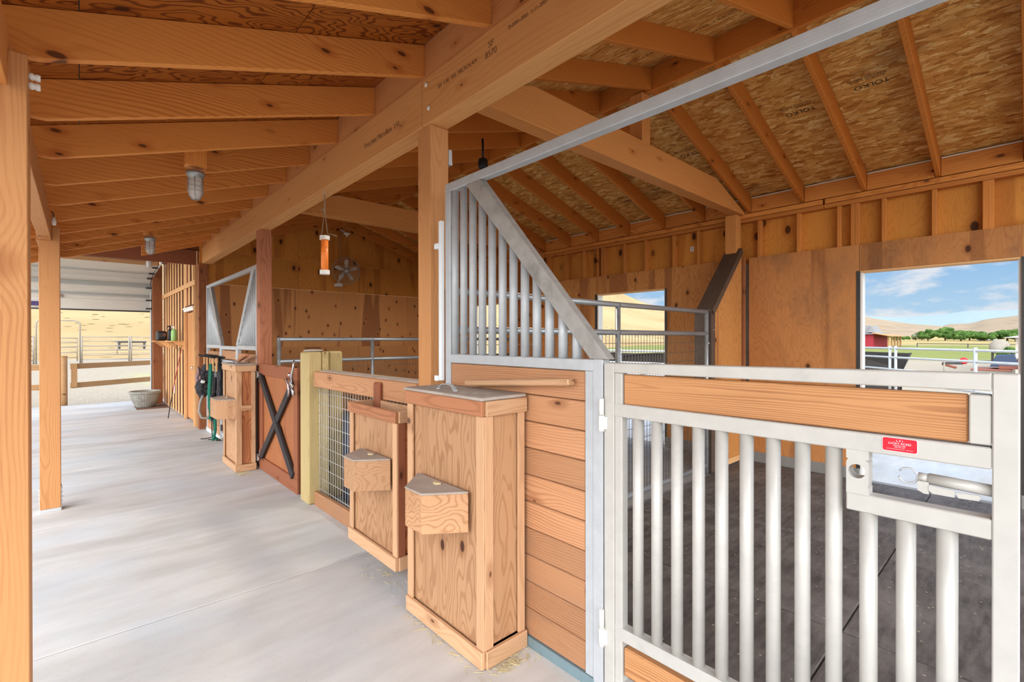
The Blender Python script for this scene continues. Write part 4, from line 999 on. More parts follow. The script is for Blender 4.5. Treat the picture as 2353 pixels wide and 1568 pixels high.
b = MB(); b.tube([(1.38, 12.9, 3.26), (1.47, 12.9, 3.22), (1.47, 12.9, 3.44)], .006, 6); b.tube([(1.38, 12.95, 3.44), (1.36, 12.95, 3.56)], .006, 6); b.done('red_wire', M['tractor_red'], d2)
b = MB(); b.box(1.36, 1.43, 12.4, 12.55, 3.44, 3.52, .004); b.tube([(1.42, 12.5, 3.5), (1.38, 12.6, 3.58), (1.41, 12.7, 3.5)], .008, 6); b.done('pulley_bracket', M['silver'], d2)
b = MB(); b.box(-.42, -.30, 15.79, 15.83, 2.59, 2.66, .004); b.done('latch_handle', M['chrome'], d2)
b = MB(); b.box(-.86, -.62, 15.80, 15.82, 2.37, 2.47, .003); b.done('purple_label', plain('purple_label', (74, 60, 112), .5), d2)
b = MB(); b.box(1.405, 1.60, 15.86, 15.95, fz(15.9), 3.9); b.box(-1.76, -1.63, 15.86, 15.95, fz(15.9), 3.9); b.box(-1.63, 1.405, 15.90, 15.95, 3.15, 3.9); b.done('door_surround', M['cedar_dark'], d2)
b = MB(); b.box(1.40, 1.455, 15.83, 15.86, fz(15.8), 3.0); b.done('jamb_strip', M['white_paint'], d2)
b = MB(); b.box(-1.78, 1.72, 8.98, 16.0, 3.9, 3.92); o = b.done('ceiling_door_bay', M['cedar_dark']); tag(o, 'dark ceiling over the overhead door bay', 'ceiling', kind='structure')
b = MB(); b.prism([(-.9, 2.66), (1.67, 3.515), (1.67, 3.92), (-1.78, 3.92), (-1.78, 2.4)], 8.955, 8.98, 'y'); b.box(.74, .76, 8.98, 10.45, 3.2, 3.92); b.box(.76, 1.70, 10.43, 10.45, 3.2, 3.92); o = b.done('wall_bay_front', M['cedar_dark']); tag(o, 'dark gable infill above the far aisle board', 'wall', kind='structure')
# shelves
def shelf(x0, y0, y1, lab):
    t = empty('wall_shelf', (1.5, (y0+y1)/2, 1.51), lab, 'shelf', 'shelves on the tack room wall')
    timber('shelf_board', (x0+.10, y0, 1.52), (x0+.10, y1, 1.52), 2*(1.618-x0-.10), .02, M['batten'], t)
    for yy in (y0+.03, y1-.03):
        b = MB(); b.prism([(x0+.02, 1.508), (1.617, 1.508), (1.617, 1.34)], yy-.012, yy+.012, 'y'); b.done('bracket', M['batten'], t)
shelf(1.41, 11.96, 13.05, 'nearer wooden shelf beside the tack room door, holding spray bottles'); shelf(1.37, 14.05, 15.1, 'farther wooden shelf near the corner post, holding the radio')
r = empty('radio', (1.50, 14.4, 1.53), 'small black portable radio on the farther shelf', 'radio')
b = MB(); b.box(1.39, 1.58, 14.2, 14.6, 1.53, 1.765, .03); b.done('case', M['black'], r)
b = MB(); b.box(1.43, 1.56, 14.190, 14.20, 1.62, 1.72, .003); b.done('speaker_grille', M['dark_steel'], r); b = MB(); b.box(1.50, 1.56, 14.186, 14.19, 1.66, 1.70); b.done('display', M['rust'], r)
def bottle(x, y, h, w, mat, cap, lab):
    t = empty('spray_bottle', (x, y, 1.53), lab, 'bottle', 'spray bottles on the shelf')
    b = MB(); b.lathe([(w*.9, 0), (w, .01), (w, h*.66), (w*.8, h*.74), (w*.35, h*.8), (w*.35, h*.85)], 18, T(x, y, 1.53)); b.done('body', mat, t)
    b = MB(); b.lathe([(w*.4, h*.84), (w*.4, h*.92), (w*.3, h)], 12, T(x, y, 1.53)); b.box(x-.05, x+.02, y-.012, y+.012, 1.53+h*.92, 1.53+h*1.0, .004); b.tube([(x-.045, y, 1.53+h*.93), (x-.05, y, 1.53+h*.80)], .005, 6); b.done('trigger', cap, t)
bottle(1.475, 12.75, .33, .045, M['black'], M['black'], 'dark spray bottle on the nearer shelf behind the green one')
bottle(1.49, 12.30, .31, .055, plain('pale_green_plastic', (150, 196, 120), .4), M['white_paint'], 'pale green spray bottle on the nearer shelf')
# whip leaning by the door
t = empty('riding_whip', (1.36, 12.0, fz(12)), 'long red and black whip leaning against the studs by the door', 'whip')
b = MB(); b.tube([(1.43, 12.02, .48), (1.56, 11.86, 1.36)], .008, 8); b.done('red_shaft', plain('dark_red_shaft', (170, 66, 50), .5), t)
b = MB(); b.tube([(1.36, 12.10, fz(12)+.005), (1.43, 12.02, .48)], .008, 8, r2=.009); b.tube([(1.555, 11.87, 1.36), (1.565, 11.86, 1.42), (1.57, 12.0, 1.44), (1.57, 12.2, 1.40), (1.55, 12.3, 1.30)], .004, 6); b.done('black_grip', M['black'], t)
b = MB(); b.box(1.60, 1.612, 13.2, 13.27, .32, .52, .01, Matrix.Translation((1.6, 13.2, .4)) @ Matrix.Rotation(.25, 4, 'X') @ Matrix.Translation((-1.6, -13.2, -.4)))
o = b.done('paper_tag', M['white_paint']); tag(o, 'white tag hanging low on the studs of the tack room wall', 'tag')
# planter and mat
t = empty('planter_pot', (1.17, 14.6, fz(14.6)), 'ribbed grey bowl planter standing by the overhead door', 'planter')
b = MB(); n = 64; prof2 = [(.15, 0), (.17, .015), (.215, .09), (.25, .19), (.272, .30), (.277, .33), (.30, .345), (.30, .385), (.285, .395), (.27, .385), (.255, .34), (.20, .30), (.0, .29)]
rings = []
for j, (r_, z_) in enumerate(prof2):
    ring = []
    for k in range(n):
        rr_ = r_*1.08*(1-.018*(k % 2)) if 1 <= j <= 4 else r_*1.08
        ring.append(b.bm.verts.new((1.19+rr_*math.cos(2*PI*k/n), 14.62+rr_*math.sin(2*PI*k/n), fz(14.6)+.022+z_)))
    rings.append(ring)
for j in range(len(rings)-1):
    for k in range(n): b.bm.faces.new((rings[j][k], rings[j][(k+1) % n], rings[j+1][(k+1) % n], rings[j+1][k]))
b.bm.faces.new(rings[0]); b.done('bowl', M['pot'], t)
b = MB(); b.lathe([(.255, .30), (.0, .31)], 32, T(1.19, 14.62, fz(14.6)+.022), capped=False); b.done('soil', plain('dark_potting_soil', (92, 66, 48), .95), t)
b = MB()
for i in range(12): b.box(1.0, 1.62, 14.25+i*.065, 14.29+i*.065, fz(14.5)+.004, fz(14.5)+.02, .002)
b.box(1.05, 1.09, 14.25, 15.02, fz(14.5), fz(14.5)+.006); b.box(1.5, 1.54, 14.25, 15.02, fz(14.5), fz(14.5)+.006)
o = b.done('slatted_doormat', M['terracotta']); tag(o, 'brown slatted doormat under the grey planter', 'doormat')
# ------------------------------------------------------------------ caged lights
def jar_light(x, y, ztop, lab):
    t = empty('caged_light', (x, y, ztop), lab, 'ceiling light', 'caged jar lights of the aisle')
    b = MB(); b.lathe([(.040, 0), (.062, -.002), (.062, -.028), (.054, -.032), (.052, -.052), (.04, -.054)], 24, T(x, y, ztop)); b.done('mount', M['galv'], t)
    b = MB(); b.lathe([(.046, -.05), (.047, -.15), (.044, -.175), (.034, -.198), (.018, -.21), (.001, -.213)], 24, T(x, y, ztop), capped=False); b.done('glass_jar', M['glass'], t)
    b = MB(); b.lathe([(.012, -.05), (.016, -.06), (.030, -.10), (.032, -.13), (.022, -.16), (.001, -.17)], 16, T(x, y, ztop)); b.done('bulb', M['white_paint'], t)
    b = MB()
    for k in range(6):
        a = k*PI/3+.3; c_, s_ = math.cos(a), math.sin(a)
        b.tube([(x+c_*.053, y+s_*.053, ztop-.05), (x+c_*.054, y+s_*.054, ztop-.155), (x+c_*.046, y+s_*.046, ztop-.19), (x+c_*.026, y+s_*.026, ztop-.215), (x, y, ztop-.222)], .0022, 6)
    for zz in (.085, .12, .155):
        b.tube([(x+.0545*math.cos(q*PI/12), y+.0545*math.sin(q*PI/12), ztop-zz) for q in range(25)], .002, 6)
    b.done('wire_cage', M['galv'], t)
    return t
jar_light(.674, 4.40, 2.862, 'nearest caged jar light hanging from the aisle rafters')
jar_light(.674, 7.60, 2.862, 'middle caged jar light farther down the aisle roof')
far_light = jar_light(1.085, 12.5, 3.27, 'farthest caged jar light, half hidden by the dark aisle board')
b = MB(); b.box(.60, .80, 4.35, 4.45, 2.862, 2.885, .003); b.box(.62, .72, 4.10, 4.70, 2.885, 2.905, .003)
# wooden mounting blocks bridge two rafters above each light
for k, (x, y) in enumerate(((.674, 4.40), (.674, 7.60))):
    bz = 2.675+SL*(x+.12)
    o = timber('light_block', (x, y, 2.864+.03), (x, y, bz+.19), .09, .14, M['aisle_wood'], up=(1, 0, 0)); tag(o, 'wooden block holding the %s caged light to the roof' % ['nearest', 'middle', 'farthest'][k], 'block', 'light mounting blocks')
b = MB(); b.tube([(1.085, 12.5, 3.272), (1.085, 12.5, 3.9)], .012, 8); b.done('drop_pipe', M['galv'], far_light)
# ------------------------------------------------------------------ hanging fly trap
t = empty('fly_trap', (1.697, 4.455, 2.93), 'orange spotted tube fly trap with white hexagonal ends hanging from the main beam', 'fly trap')
b = MB(); b.tube([(1.697+.012*math.cos(k*PI/8), 4.455, 2.925+.014*math.sin(k*PI/8)) for k in range(17)], .003, 6); b.tube([(1.697, 4.455, 2.935), (1.697, 4.455, 2.96)], .003, 6); b.done('hook', M['silver'], t)
b = MB(); b.tube([(1.697, 4.455, 2.912), (1.695, 4.45, 2.80), (1.697, 4.455, 2.72)], .005, 6); b.tube([(1.697, 4.455, 2.76), (1.675, 4.47, 2.53)], .003, 6); b.tube([(1.697, 4.455, 2.76), (1.720, 4.44, 2.53)], .003, 6); b.tube([(1.72, 4.44, 2.545), (1.76, 4.42, 2.535), (1.79, 4.40, 2.52)], .004, 6); b.tube([(1.697, 4.455, 2.78), (1.67, 4.48, 2.755)], .006, 6, r2=.002); b.done('cord', M['cord'], t)
b = MB(); b.lathe([(.033, 2.20), (.033, 2.49)], 24, T(1.697, 4.455, 0)); b.done('sticky_tube', M['orange'], t)
for za, zb in ((2.482, 2.520), (2.160, 2.200)):
    b = MB(); pts = [(1.697+.050*math.cos(k*PI/3+.2), 4.455+.050*math.sin(k*PI/3+.2)) for k in range(6)]; b.prism(pts, za, zb, 'z', .002); b.done('hexagonal_end', M['white_paint'], t)
# ------------------------------------------------------------------ fan on the end wall
FX, FY, FZ = 4.243, 9.93, 3.03
t = empty('wall_fan', (FX, 10.15, FZ), 'round caged wall fan with five blades on the end wall', 'fan')
fm = plain('fan_grey', (168, 160, 146), .45, .1); fb = plain('fan_blade_grey', (226, 220, 208), .5)
tilt = Matrix.Translation((FX, FY, FZ)) @ Matrix.Rotation(math.radians(-12), 4, 'Z') @ Matrix.Rotation(math.radians(8), 4, 'X')
b = MB(); R_ = .285
for s_ in (0, 1):
    yy = .045*s_
    b.tube([tilt @ Vector((R_*math.cos(q*PI/24), yy, R_*math.sin(q*PI/24))) for q in range(49)], .006 if s_ == 0 else .004, 6)
for k in range(36):
    a = k*PI/18; c_, s_ = math.cos(a), math.sin(a)
    b.tube([tilt @ Vector((c_*.06, -.06, s_*.06)), tilt @ Vector((c_*.16, -.055, s_*.16)), tilt @ Vector((c_*.25, -.03, s_*.25)), tilt @ Vector((c_*R_, 0, s_*R_)), tilt @ Vector((c_*R_, .045, s_*R_)), tilt @ Vector((c_*.2, .09, s_*.2))], .0026, 4)
for rr_ in (.12, .20): b.tube([tilt @ Vector((rr_*math.cos(q*PI/24), -.058 if rr_ < .15 else -.045, rr_*math.sin(q*PI/24))) for q in range(49)], .002, 5)
b.done('guard', fm, t)
for k in range(5):
    b = MB(); a = k*2*PI/5+PI/2; L = []
    for (rad, wd) in ((.05, .03), (.10, .055), (.16, .075), (.21, .070), (.24, .035)):
        L.append((rad, wd))
    up = [(r_*math.cos(a)-w_/2*math.sin(a), r_*math.sin(a)+w_/2*math.cos(a)) for r_, w_ in L]; dn_ = [(r_*math.cos(a)+w_/2*math.sin(a), r_*math.sin(a)-w_/2*math.cos(a)) for r_, w_ in reversed(L)]
    A = [b.bm.verts.new(tilt @ Vector((p[0], -.005+(.02 if i < 5 else -.02), p[1]))) for i, p in enumerate(up+dn_)]
    B = [b.bm.verts.new(v.co+Vector((0, .006, 0))) for v in A]; n_ = len(A)
    b.bm.faces.new(A); b.bm.faces.new(B)
    for i in range(n_): b.bm.faces.new((A[i], A[(i+1) % n_], B[(i+1) % n_], B[i]))
    b.done('blade', fb, t)
b = MB(); b.lathe([(.001, -.075), (.03, -.072), (.055, -.06), (.06, -.04), (.06, .02), (.05, .12), (.001, .13)], 20, tilt @ Matrix.Rotation(-PI/2, 4, 'X')); b.done('motor_hub', fm, t)
b = MB(); b.lathe([(.001, -.080), (.028, -.079), (.030, -.072)], 20, tilt @ Matrix.Rotation(-PI/2, 4, 'X')); b.done('badge', M['silver'], t)
b = MB(); b.box(FX-.17, FX-.05, 9.98, 10.19, FZ-.34, FZ-.26, .02); b.tube([(FX-.11, 10.1, FZ-.3), (FX-.09, 10.05, FZ-.1), (FX, 10.0, FZ)], .02, 10); b.done('wall_bracket', fb, t)
b = MB(); b.tube([(FX-.13, 10.02, FZ-.34), (FX-.12, 10.02, FZ-.40), (FX-.06, 10.02, FZ-.38), (FX-.04, 10.02, FZ-.30)], .006, 6); b.tube([(FX-.03, 10.0, FZ-.3), (FX-.03, 10.0, FZ-.72)], .0025, 5)
b.tube([(FX-.08, 10.1, FZ+.26), (FX-.05, 10.12, FZ+.45), (FX-.09, 10.12, FZ+.6), (FX-.02, 10.12, FZ+.8), (FX+.03, 10.1, FZ+.98), (FX+.04, 9.99, 3.905)], .006, 6); b.done('power_cord', M['cord'], t)
b = MB(); b.lathe([(.07, 0), (.075, -.012), (.045, -.03), (.02, -.035), (.02, -.07)], 20, T(FX+.04, 9.99, 3.85)); b.tube([(FX+.04, 9.99, 3.85), (FX-.1, 9.99, 3.905)], .01, 6)
o = b.done('ceiling_rose', M['white_paint']); tag(o, 'white round ceiling outlet under the ridge above the wall fan', 'outlet')
# ------------------------------------------------------------------ halters on the far panel
t = empty('hook_rack', (1.62, 9.1, 1.27), 'black metal rack of hooks on the far stall panel', 'hook rack')
b = MB(); b.box(1.655, 1.668, 8.50, 9.62, 1.25, 1.29, .003)
for i in range(9):
    y = 8.56+i*.12; b.tube([(1.655, y, 1.275), (1.60, y, 1.285), (1.55, y, 1.27), (1.505, y, 1.285), (1.49, y, 1.305)], .009, 6); b.tube([(1.60, y, 1.285), (1.585, y, 1.315)], .008, 6)
b.done('rack', M['black'], t)
for i in range(5):
    y = 8.62+i*.17; b = MB(); b.box(1.578-.012*i, 1.600-.012*i, y-.016, y+.016, 1.05, 1.275, .002)
    o = b.done('hanging_strap', M['batten']); tag(o, 'tan leather strap hanging from the hook rack above the halters', 'strap', 'tan straps on the hook rack')
def blob(b, pts, sub=2):
    """soft lumpy sheet body: (y, z, ry, rz, x, rx)"""
    for (y, z_, ry_, rz_, x, rx_) in pts:
        r = bmesh.ops.create_icosphere(b.bm, subdivisions=sub+1, radius=1.0)
        for v in r['verts']:
            n_ = mnoise.noise(v.co*2.2+Vector((y, z_, x))*3)
            v.co = Vector((x+v.co.x*rx_*(1+.25*n_), y+v.co.y*ry_*(1+.3*n_), z_+v.co.z*rz_*(1+.3*n_)))
        for v in r['verts']:
            for f_ in v.link_faces: f_.smooth = True
t = empty('fly_mask', (1.52, 9.2, 1.2), 'black and mauve fly mask hanging leftmost on the hook rack', 'horse mask')
b = MB(); blob(b, [(9.25, .96, .10, .17, 1.54, .075), (9.22, .76, .12, .15, 1.50, .10), (9.18, 1.10, .06, .09, 1.57, .04), (9.2, .72, .1, .09, 1.55, .07)], 3); b.tube([(1.57, 9.2, 1.28), (1.57, 9.18, 1.12)], .02, 8); b.done('mask_body', M['black_fabric'], t)
b = MB(); blob(b, [(9.28, .88, .07, .20, 1.455, .045)], 3); b.done('mesh_panel', M['mauve'], t)
b = MB(); b.tube([(1.46+.045*math.cos(q*PI/8), 9.10, .93+.055*math.sin(q*PI/8)) for q in range(17)], .008, 6); b.tube([(1.50+.05*math.cos(q*PI/8), 9.08, .80+.04*math.sin(q*PI/8)) for q in range(17)], .007, 6); b.done('ear_trim', M['dark_steel'], t)
b = MB(); b.box(1.455, 1.515, 9.085, 9.10, .845, .895, .006, Matrix.Translation((1.48, 9.1, .87)) @ Matrix.Rotation(.4, 4, 'Y') @ Matrix.Translation((-1.48, -9.1, -.87))); b.done('white_badge', M['white_paint'], t)
b = MB(); b.tube([(1.50, 9.15, .66), (1.455, 9.15, .52), (1.44, 9.14, .38), (1.47, 9.12, .28), (1.53, 9.10, .265), (1.60, 9.08, .33)], .020, 10)
o = b.done('grey_rope_loop', M['grey_rope']); tag(o, 'thick grey rope loop hanging below the fly mask', 'rope')
b = MB()
for (dx, dy) in ((0, 0), (.028, .03), (.012, -.03)):
    b.tube([(1.565+dx, 8.95+dy, 1.16), (1.550+dx, 8.93+dy, .95), (1.535+dx, 8.92+dy, .70), (1.540+dx, 8.90+dy, .48), (1.56+dx, 8.90+dy, .34)], .020, 10)
b.tube([(1.56, 8.9, .35), (1.545, 8.9, .28), (1.56, 8.88, .26), (1.60, 8.88, .32), (1.61, 8.9, .5)], .022, 10)
o = b.done('lead_rope', M['green_rope']); tag(o, 'coiled green lead rope hanging on the hook rack', 'rope')
b = MB(); b.tube([(1.60, 8.80, .30), (1.60, 8.78, .12), (1.58, 8.76, .02), (1.56, 8.74, -.045)], .022, 10); b.tube([(1.585, 8.77, .0), (1.62, 8.74, -.045)], .016, 8)
o = b.done('rope_tail', M['green_rope']); tag(o, 'frayed green rope end trailing to the floor beside the drawer of the far bin', 'rope')
t = empty('horse_halter', (1.60, 8.85, 1.2), 'black webbing halter with braided reins hanging in the middle of the rack', 'halter')
b = MB()
for (dx, dy) in ((0, 0), (.022, .03), (-.018, .02)):
    b.tube([(1.612+dx, 8.80+dy, 1.18), (1.60+dx, 8.79+dy, .9), (1.59+dx, 8.79+dy, .66), (1.60+dx, 8.8+dy, .40)], .014, 8)
b.tube([(1.60+.055*math.cos(q*PI/8), 8.76, .60+.12*math.sin(q*PI/8)) for q in range(17)], .014, 8)
b.tube([(1.585+.045*math.cos(q*PI/8), 8.77, .42+.12*math.sin(q*PI/8)) for q in range(17)], .012, 8)
b.tube([(1.555, 8.82, .68), (1.54, 8.80, .60), (1.57, 8.79, .56), (1.60, 8.78, .60)], .020, 8)
b.done('halter_straps', M['black_fabric'], t)
b = MB()
for i in range(9): b.box(1.588, 1.618, 8.765, 8.77, .96+i*.020, .968+i*.020, 0, None)
b.done('white_braiding', M['white_paint'], t)
b = MB(); b.tube([(1.640, 8.75, .68), (1.652, 8.75, .58), (1.650, 8.75, .48)], .006, 6); b.done('white_cord', M['white_paint'], t)
b = MB()
for (xa, xb, xc, yc) in ((1.555, 1.56, 1.50, 9.02), (1.575, 1.585, 1.58, 8.88), (1.565, 1.60, 1.66, 8.70)):
    b.tube([(xa, 8.82, .34), (xb, 8.82, .12), (xb+.005, 8.82, fz(9)+.06), (xc, yc, fz(9)+.012), (xc-.05, yc+.05, fz(9)+.01)], .008, 6)
b.done('rein_tails', M['black'], t)
t = empty('saddle_bag', (1.63, 8.66, 1.15), 'long black bag hanging rightmost on the hook rack', 'bag')
b = MB(); blob(b, [(8.66, .93, .07, .22, 1.635, .03), (8.66, .70, .07, .16, 1.632, .034)], 3); b.tube([(1.635, 8.66, 1.27), (1.635, 8.66, 1.1)], .02, 6); b.done('bag_body', M['black_fabric'], t)
# ------------------------------------------------------------------ straw on the floor
def straw(cx, cy, n, sx_, sy_, lab):
    b = MB()
    for i in range(n):
        x = cx+random.gauss(0, sx_); y = cy+random.gauss(0, sy_); a = random.random()*PI; L = random.uniform(.006, .03)
        z_ = fz(y)+.002+random.random()*.006
        b.tube([(x-L*math.cos(a), y-L*math.sin(a), z_), (x+L*math.cos(a), y+L*math.sin(a), z_+random.random()*.004)], .0011, 3, cap=False)
    o = b.done('straw_litter', M['straw']); tag(o, lab, 'straw', kind='stuff')
straw(1.43, 6.30, 90, .05, .08, 'loose straw on the concrete at the foot of the far feed bin')
straw(1.52, 1.67, 110, .07, .03, 'crumbs of straw on the concrete at the foot of the nearest feed bin')
straw(1.36, 2.0, 60, .015, .3, 'thin line of chaff along the front of the nearest feed bin')
straw(1.50, 2.9, 70, .06, .2, 'chaff on the concrete below the open topped feed bin')

# ================================================================== outdoors
GP = [(-80, -.26), (45, -.26), (73, .45), (154, 1.05), (220, 2.0), (420, 3.5), (900, 6.0)]
def gz(x):
    for (x0, z0), (x1, z1) in zip(GP, GP[1:]):
        if x <= x1: return z0+(z1-z0)*(x-x0)/(x1-x0)
    return GP[-1][1]
def grid_ground():
    b = MB(); b.prism(GP+[(900, -3), (-80, -3)], -500, 900, 'y')
    return b
o = grid_ground().done('ground', M['ground']); tag(o, 'pale gravel yard with pasture beyond', 'ground', kind='structure')
def hill(name, mat, az0, az1, r0_, r1_, prof_, lab, n=70, m=10, depth=1.0):
    """ridge of land around the place: prof_ maps azimuth (deg from +y towards +x) to crest height at r1_"""
    b = MB(); bm = b.bm; rows = []
    for i in range(n+1):
        az = az0+(az1-az0)*i/n; H_ = prof_(az); a = math.radians(az); row = []
        for j in range(m+1):
            s_ = j/m; r_ = r0_+(r1_-r0_)*s_; e = s_*s_*(3-2*s_)
            nz = mnoise.noise(Vector((r_*math.sin(a), r_*math.cos(a), 0))*(6.0/r1_))*H_*.06*e
            row.append(bm.verts.new((r_*math.sin(a), r_*math.cos(a), -.3+(H_+.3)*e+nz)))
        row.append(bm.verts.new(((r1_*1.4)*math.sin(a), (r1_*1.4)*math.cos(a), -1)))
        rows.append(row)
    for i in range(n):
        for j in range(m+1):
            f_ = bm.faces.new((rows[i][j], rows[i+1][j], rows[i+1][j+1], rows[i][j+1])); f_.smooth = True
    o = b.done(name, mat); tag(o, lab, 'hill', kind='structure'); return o
def lerp(tab):
    def f_(a):
        if a <= tab[0][0]: return tab[0][1]
        for (a0, h0), (a1, h1) in zip(tab, tab[1:]):
            if a <= a1: return h0+(h1-h0)*(a-a0)/(a1-a0)
        return tab[-1][1]
    return f_
hill('hill_near', M['hill'], -35, 72, 60, 330, lerp([(-35, 30), (-3, 60), (6, 66), (30, 60), (46, 48), (52.5, 38.8), (54.5, 32.5), (56.3, 28.0), (57.9, 24.0), (60.2, 20.0), (63.6, 11.4), (68.0, 1.5), (72, .2)]), 'dry grassy hill with scattered shrubs behind the yard', n=90, m=16)
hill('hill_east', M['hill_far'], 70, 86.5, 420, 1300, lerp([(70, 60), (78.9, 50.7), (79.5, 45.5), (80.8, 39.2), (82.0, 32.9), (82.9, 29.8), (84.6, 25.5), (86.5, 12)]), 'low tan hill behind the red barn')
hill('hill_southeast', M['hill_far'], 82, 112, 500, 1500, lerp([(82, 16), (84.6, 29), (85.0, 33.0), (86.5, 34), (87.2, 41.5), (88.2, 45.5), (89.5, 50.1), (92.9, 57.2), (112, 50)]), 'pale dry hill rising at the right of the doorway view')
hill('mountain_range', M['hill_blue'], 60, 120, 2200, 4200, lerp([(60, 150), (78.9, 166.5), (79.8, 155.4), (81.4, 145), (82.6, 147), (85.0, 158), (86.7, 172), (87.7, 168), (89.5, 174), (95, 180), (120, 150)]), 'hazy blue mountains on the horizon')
# pipe corral beyond the overhead door
def outfence(name, lab, pts, zs, r, mat, posts=None, cat='fence', g=-.26, pr_=None):
    t = empty(name, pts[0][:2]+(g,), lab, cat)
    for z_ in zs:
        b = MB(); b.tube([(p[0], p[1], z_+g) for p in pts], r, 8); b.done('rail', mat, t)
    for p in (posts or pts):
        b = MB(); b.tube([(p[0], p[1], g), (p[0], p[1], g+zs[0]+.06)], pr_ or r*1.6, 8); b.done('post', mat, t)
    return t
FP = M['fence_pipe']
outfence('pipe_corral', 'pipe corral panels beyond the overhead door, seen left of the arch', [(-10.8, 50.9), (-5.8, 50.4), (-2.52, 50.1)], [2.06, 1.72, 1.36, 1.0, .64, .28], .034, FP)
outfence('pipe_corral', 'pipe corral panel in the middle of the overhead doorway', [(.14, 50.0), (3.0, 49.7)], [2.06, 1.72, 1.36, 1.0, .64, .28], .034, FP)
outfence('pipe_corral', 'pipe corral panel at the right of the overhead doorway', [(3.14, 49.7), (8.3, 49.3)], [2.06, 1.72, 1.36, 1.0, .64, .28], .034, FP)
t = empty('arched_gate', (-1.1, 50, -.26), 'tall arched pipe gate frame in the corral', 'gate frame')
b = MB(); b.tube([(-2.38, 50.1, -.26), (-2.38, 50.1, 2.78), (-2.30, 50.1, 2.98), (-2.08, 50.1, 3.08), (-.26, 50.05, 3.06), (-.04, 50.03, 2.96), (.05, 50.03, 2.76), (.05, 50.03, -.26)], .048, 10); b.done('arch', FP, t)
b = MB()
for z_ in (1.70, 1.35, 1.0, .6, .2): b.tube([(-2.2, 50.08, z_), (-.12, 50.05, z_)], .032, 8)
for x in (-2.2, -.12): b.tube([(x, 50.06, -.1), (x, 50.06, 1.74)], .036, 8)
b.done('gate_leaf', FP, t)
outfence('wire_fence', 'thin farm fence on the far side of the corral', [(-14, 72), (-7, 70), (-2, 68), (3, 66), (8, 64), (16, 62)], [1.7, 1.15, .8, .4], .022, FP, pr_=.05)
t = empty('hay_feeder', (4.7, 75, -.26), 'dark low feeder rack beyond the corral', 'feeder')
b = MB(); 
for z_ in (.75, 1.18): b.box(3.3, 6.2, 74.6, 74.9, z_, z_+.2)
for x in (3.5, 4.6, 5.9): b.box(x, x+.2, 74.5, 75, -.26, 1.4)
b.done('rack', M['dark_steel'], t)
# timber rail fence just outside the overhead door
t = empty('timber_rail_fence', (-.25, 16.75, -.26), 'weathered two rail timber fence right outside the overhead door', 'fence')
b = MB(); b.tube([(-.30, 16.80, -.26), (-.30, 16.80, 1.14)], .075, 14); b.done('round_post', M['fence_wood'], t)
timber('rail_end_post', (-.10, 16.9, .32), (-.10, 16.9, .93), .12, .12, M['fence_wood'], t, up=(0, 1, 0))
timber('rail', (-.16, 16.90, .86), (1.95, 18.4, .86), .06, .14, M['fence_wood'], t); timber('rail', (-.16, 16.90, .36), (1.95, 18.4, .36), .06, .14, M['fence_wood'], t)
timber('rail', (-.44, 16.80, .86), (-3.2, 16.9, .86), .06, .14, M['fence_wood'], t); timber('rail', (-.44, 16.80, .36), (-3.2, 16.9, .36), .06, .14, M['fence_wood'], t)
timber('far_post', (1.95, 18.45, -.26), (1.95, 18.45, 1.1), .12, .12, M['fence_wood'], t, up=(0, 1, 0))
# white pipe fence outside the stall doorways
WF = M['alu']
def P2(t_): return (12.4+(15.88-12.4)*t_, .02+(3.11-.02)*t_)
pa = [P2(-.5), P2(0)]; pw = [P2(q) for q in (-.4, .24, .73, .775, 1.2, 1.7, 2.2)]
outfence('white_pipe_fence', 'white pipe fence running past the wide doorway', [P2(-.4)+(0,), P2(2.2)+(0,)], [1.575, 1.35, 1.05, .75, .45], .026, WF, posts=pw, pr_=.030)
b = MB(); a0, a1, a2 = P2(.44), P2(.74), P2(1.3)
o_ = Vector((.08, -.08))
b.bm.faces.new([b.bm.verts.new(v) for v in ((a1[0]+.1, a1[1]-.3, 1.20), (a2[0]+.1, a2[1], 1.20), (a2[0]+.1, a2[1], .2), (a1[0]+.1, a1[1]-.1, .2), (a1[0]+.1, a1[1]-.14, .8))])
bmesh.ops.solidify(b.bm, geom=b.bm.faces[:], thickness=.01)
b.done('shade_cloth', M['shade']); o = [q for q in C.objects if q.name.startswith('shade_cloth')][0]; tag(o, 'grey woven shade cloth tied behind the white fence', 'shade cloth')
b = MB(); b.tube([(a1[0]+.08, a1[1]-.31, 1.21), (a1[0]+.08, a1[1]-.15, .8), (a1[0]+.08, a1[1]-.11, .2)], .02, 6); b.done('black_edge', M['black'], o)
outfence('white_pipe_fence', 'white pipe fence seen through the middle doorway and the wire mesh', [(12.6, 6.8, 0), (11.9, 12.6, 0)], [1.46, 1.10, .75, .40], .03, WF, posts=[(12.6, 6.8), (12.38, 8.6), (12.2, 10.2), (11.9, 12.6)], pr_=.045)
b = MB()
b.bm.faces.new([b.bm.verts.new(v) for v in ((12.75, 6.8, 1.12), (12.55, 8.6, 1.12), (12.3, 10.2, 1.10), (12.05, 12.6, 1.12), (12.05, 12.6, .1), (12.75, 6.8, .1))]); bmesh.ops.solidify(b.bm, geom=b.bm.faces[:], thickness=.01)
o = b.done('shade_cloth', M['shade']); tag(o, 'grey shade cloth on the white fence seen through the middle doorway', 'shade cloth')
b = MB(); b.tube([(12.7, 6.8, 1.14), (12.55, 8.0, 1.10), (12.5, 8.55, 1.04), (12.42, 8.7, 1.13), (12.3, 9.6, 1.10), (12.2, 10.2, 1.13), (12.05, 12.6, 1.12)], .02, 6); b.done('drooping_edge', M['black'], o)
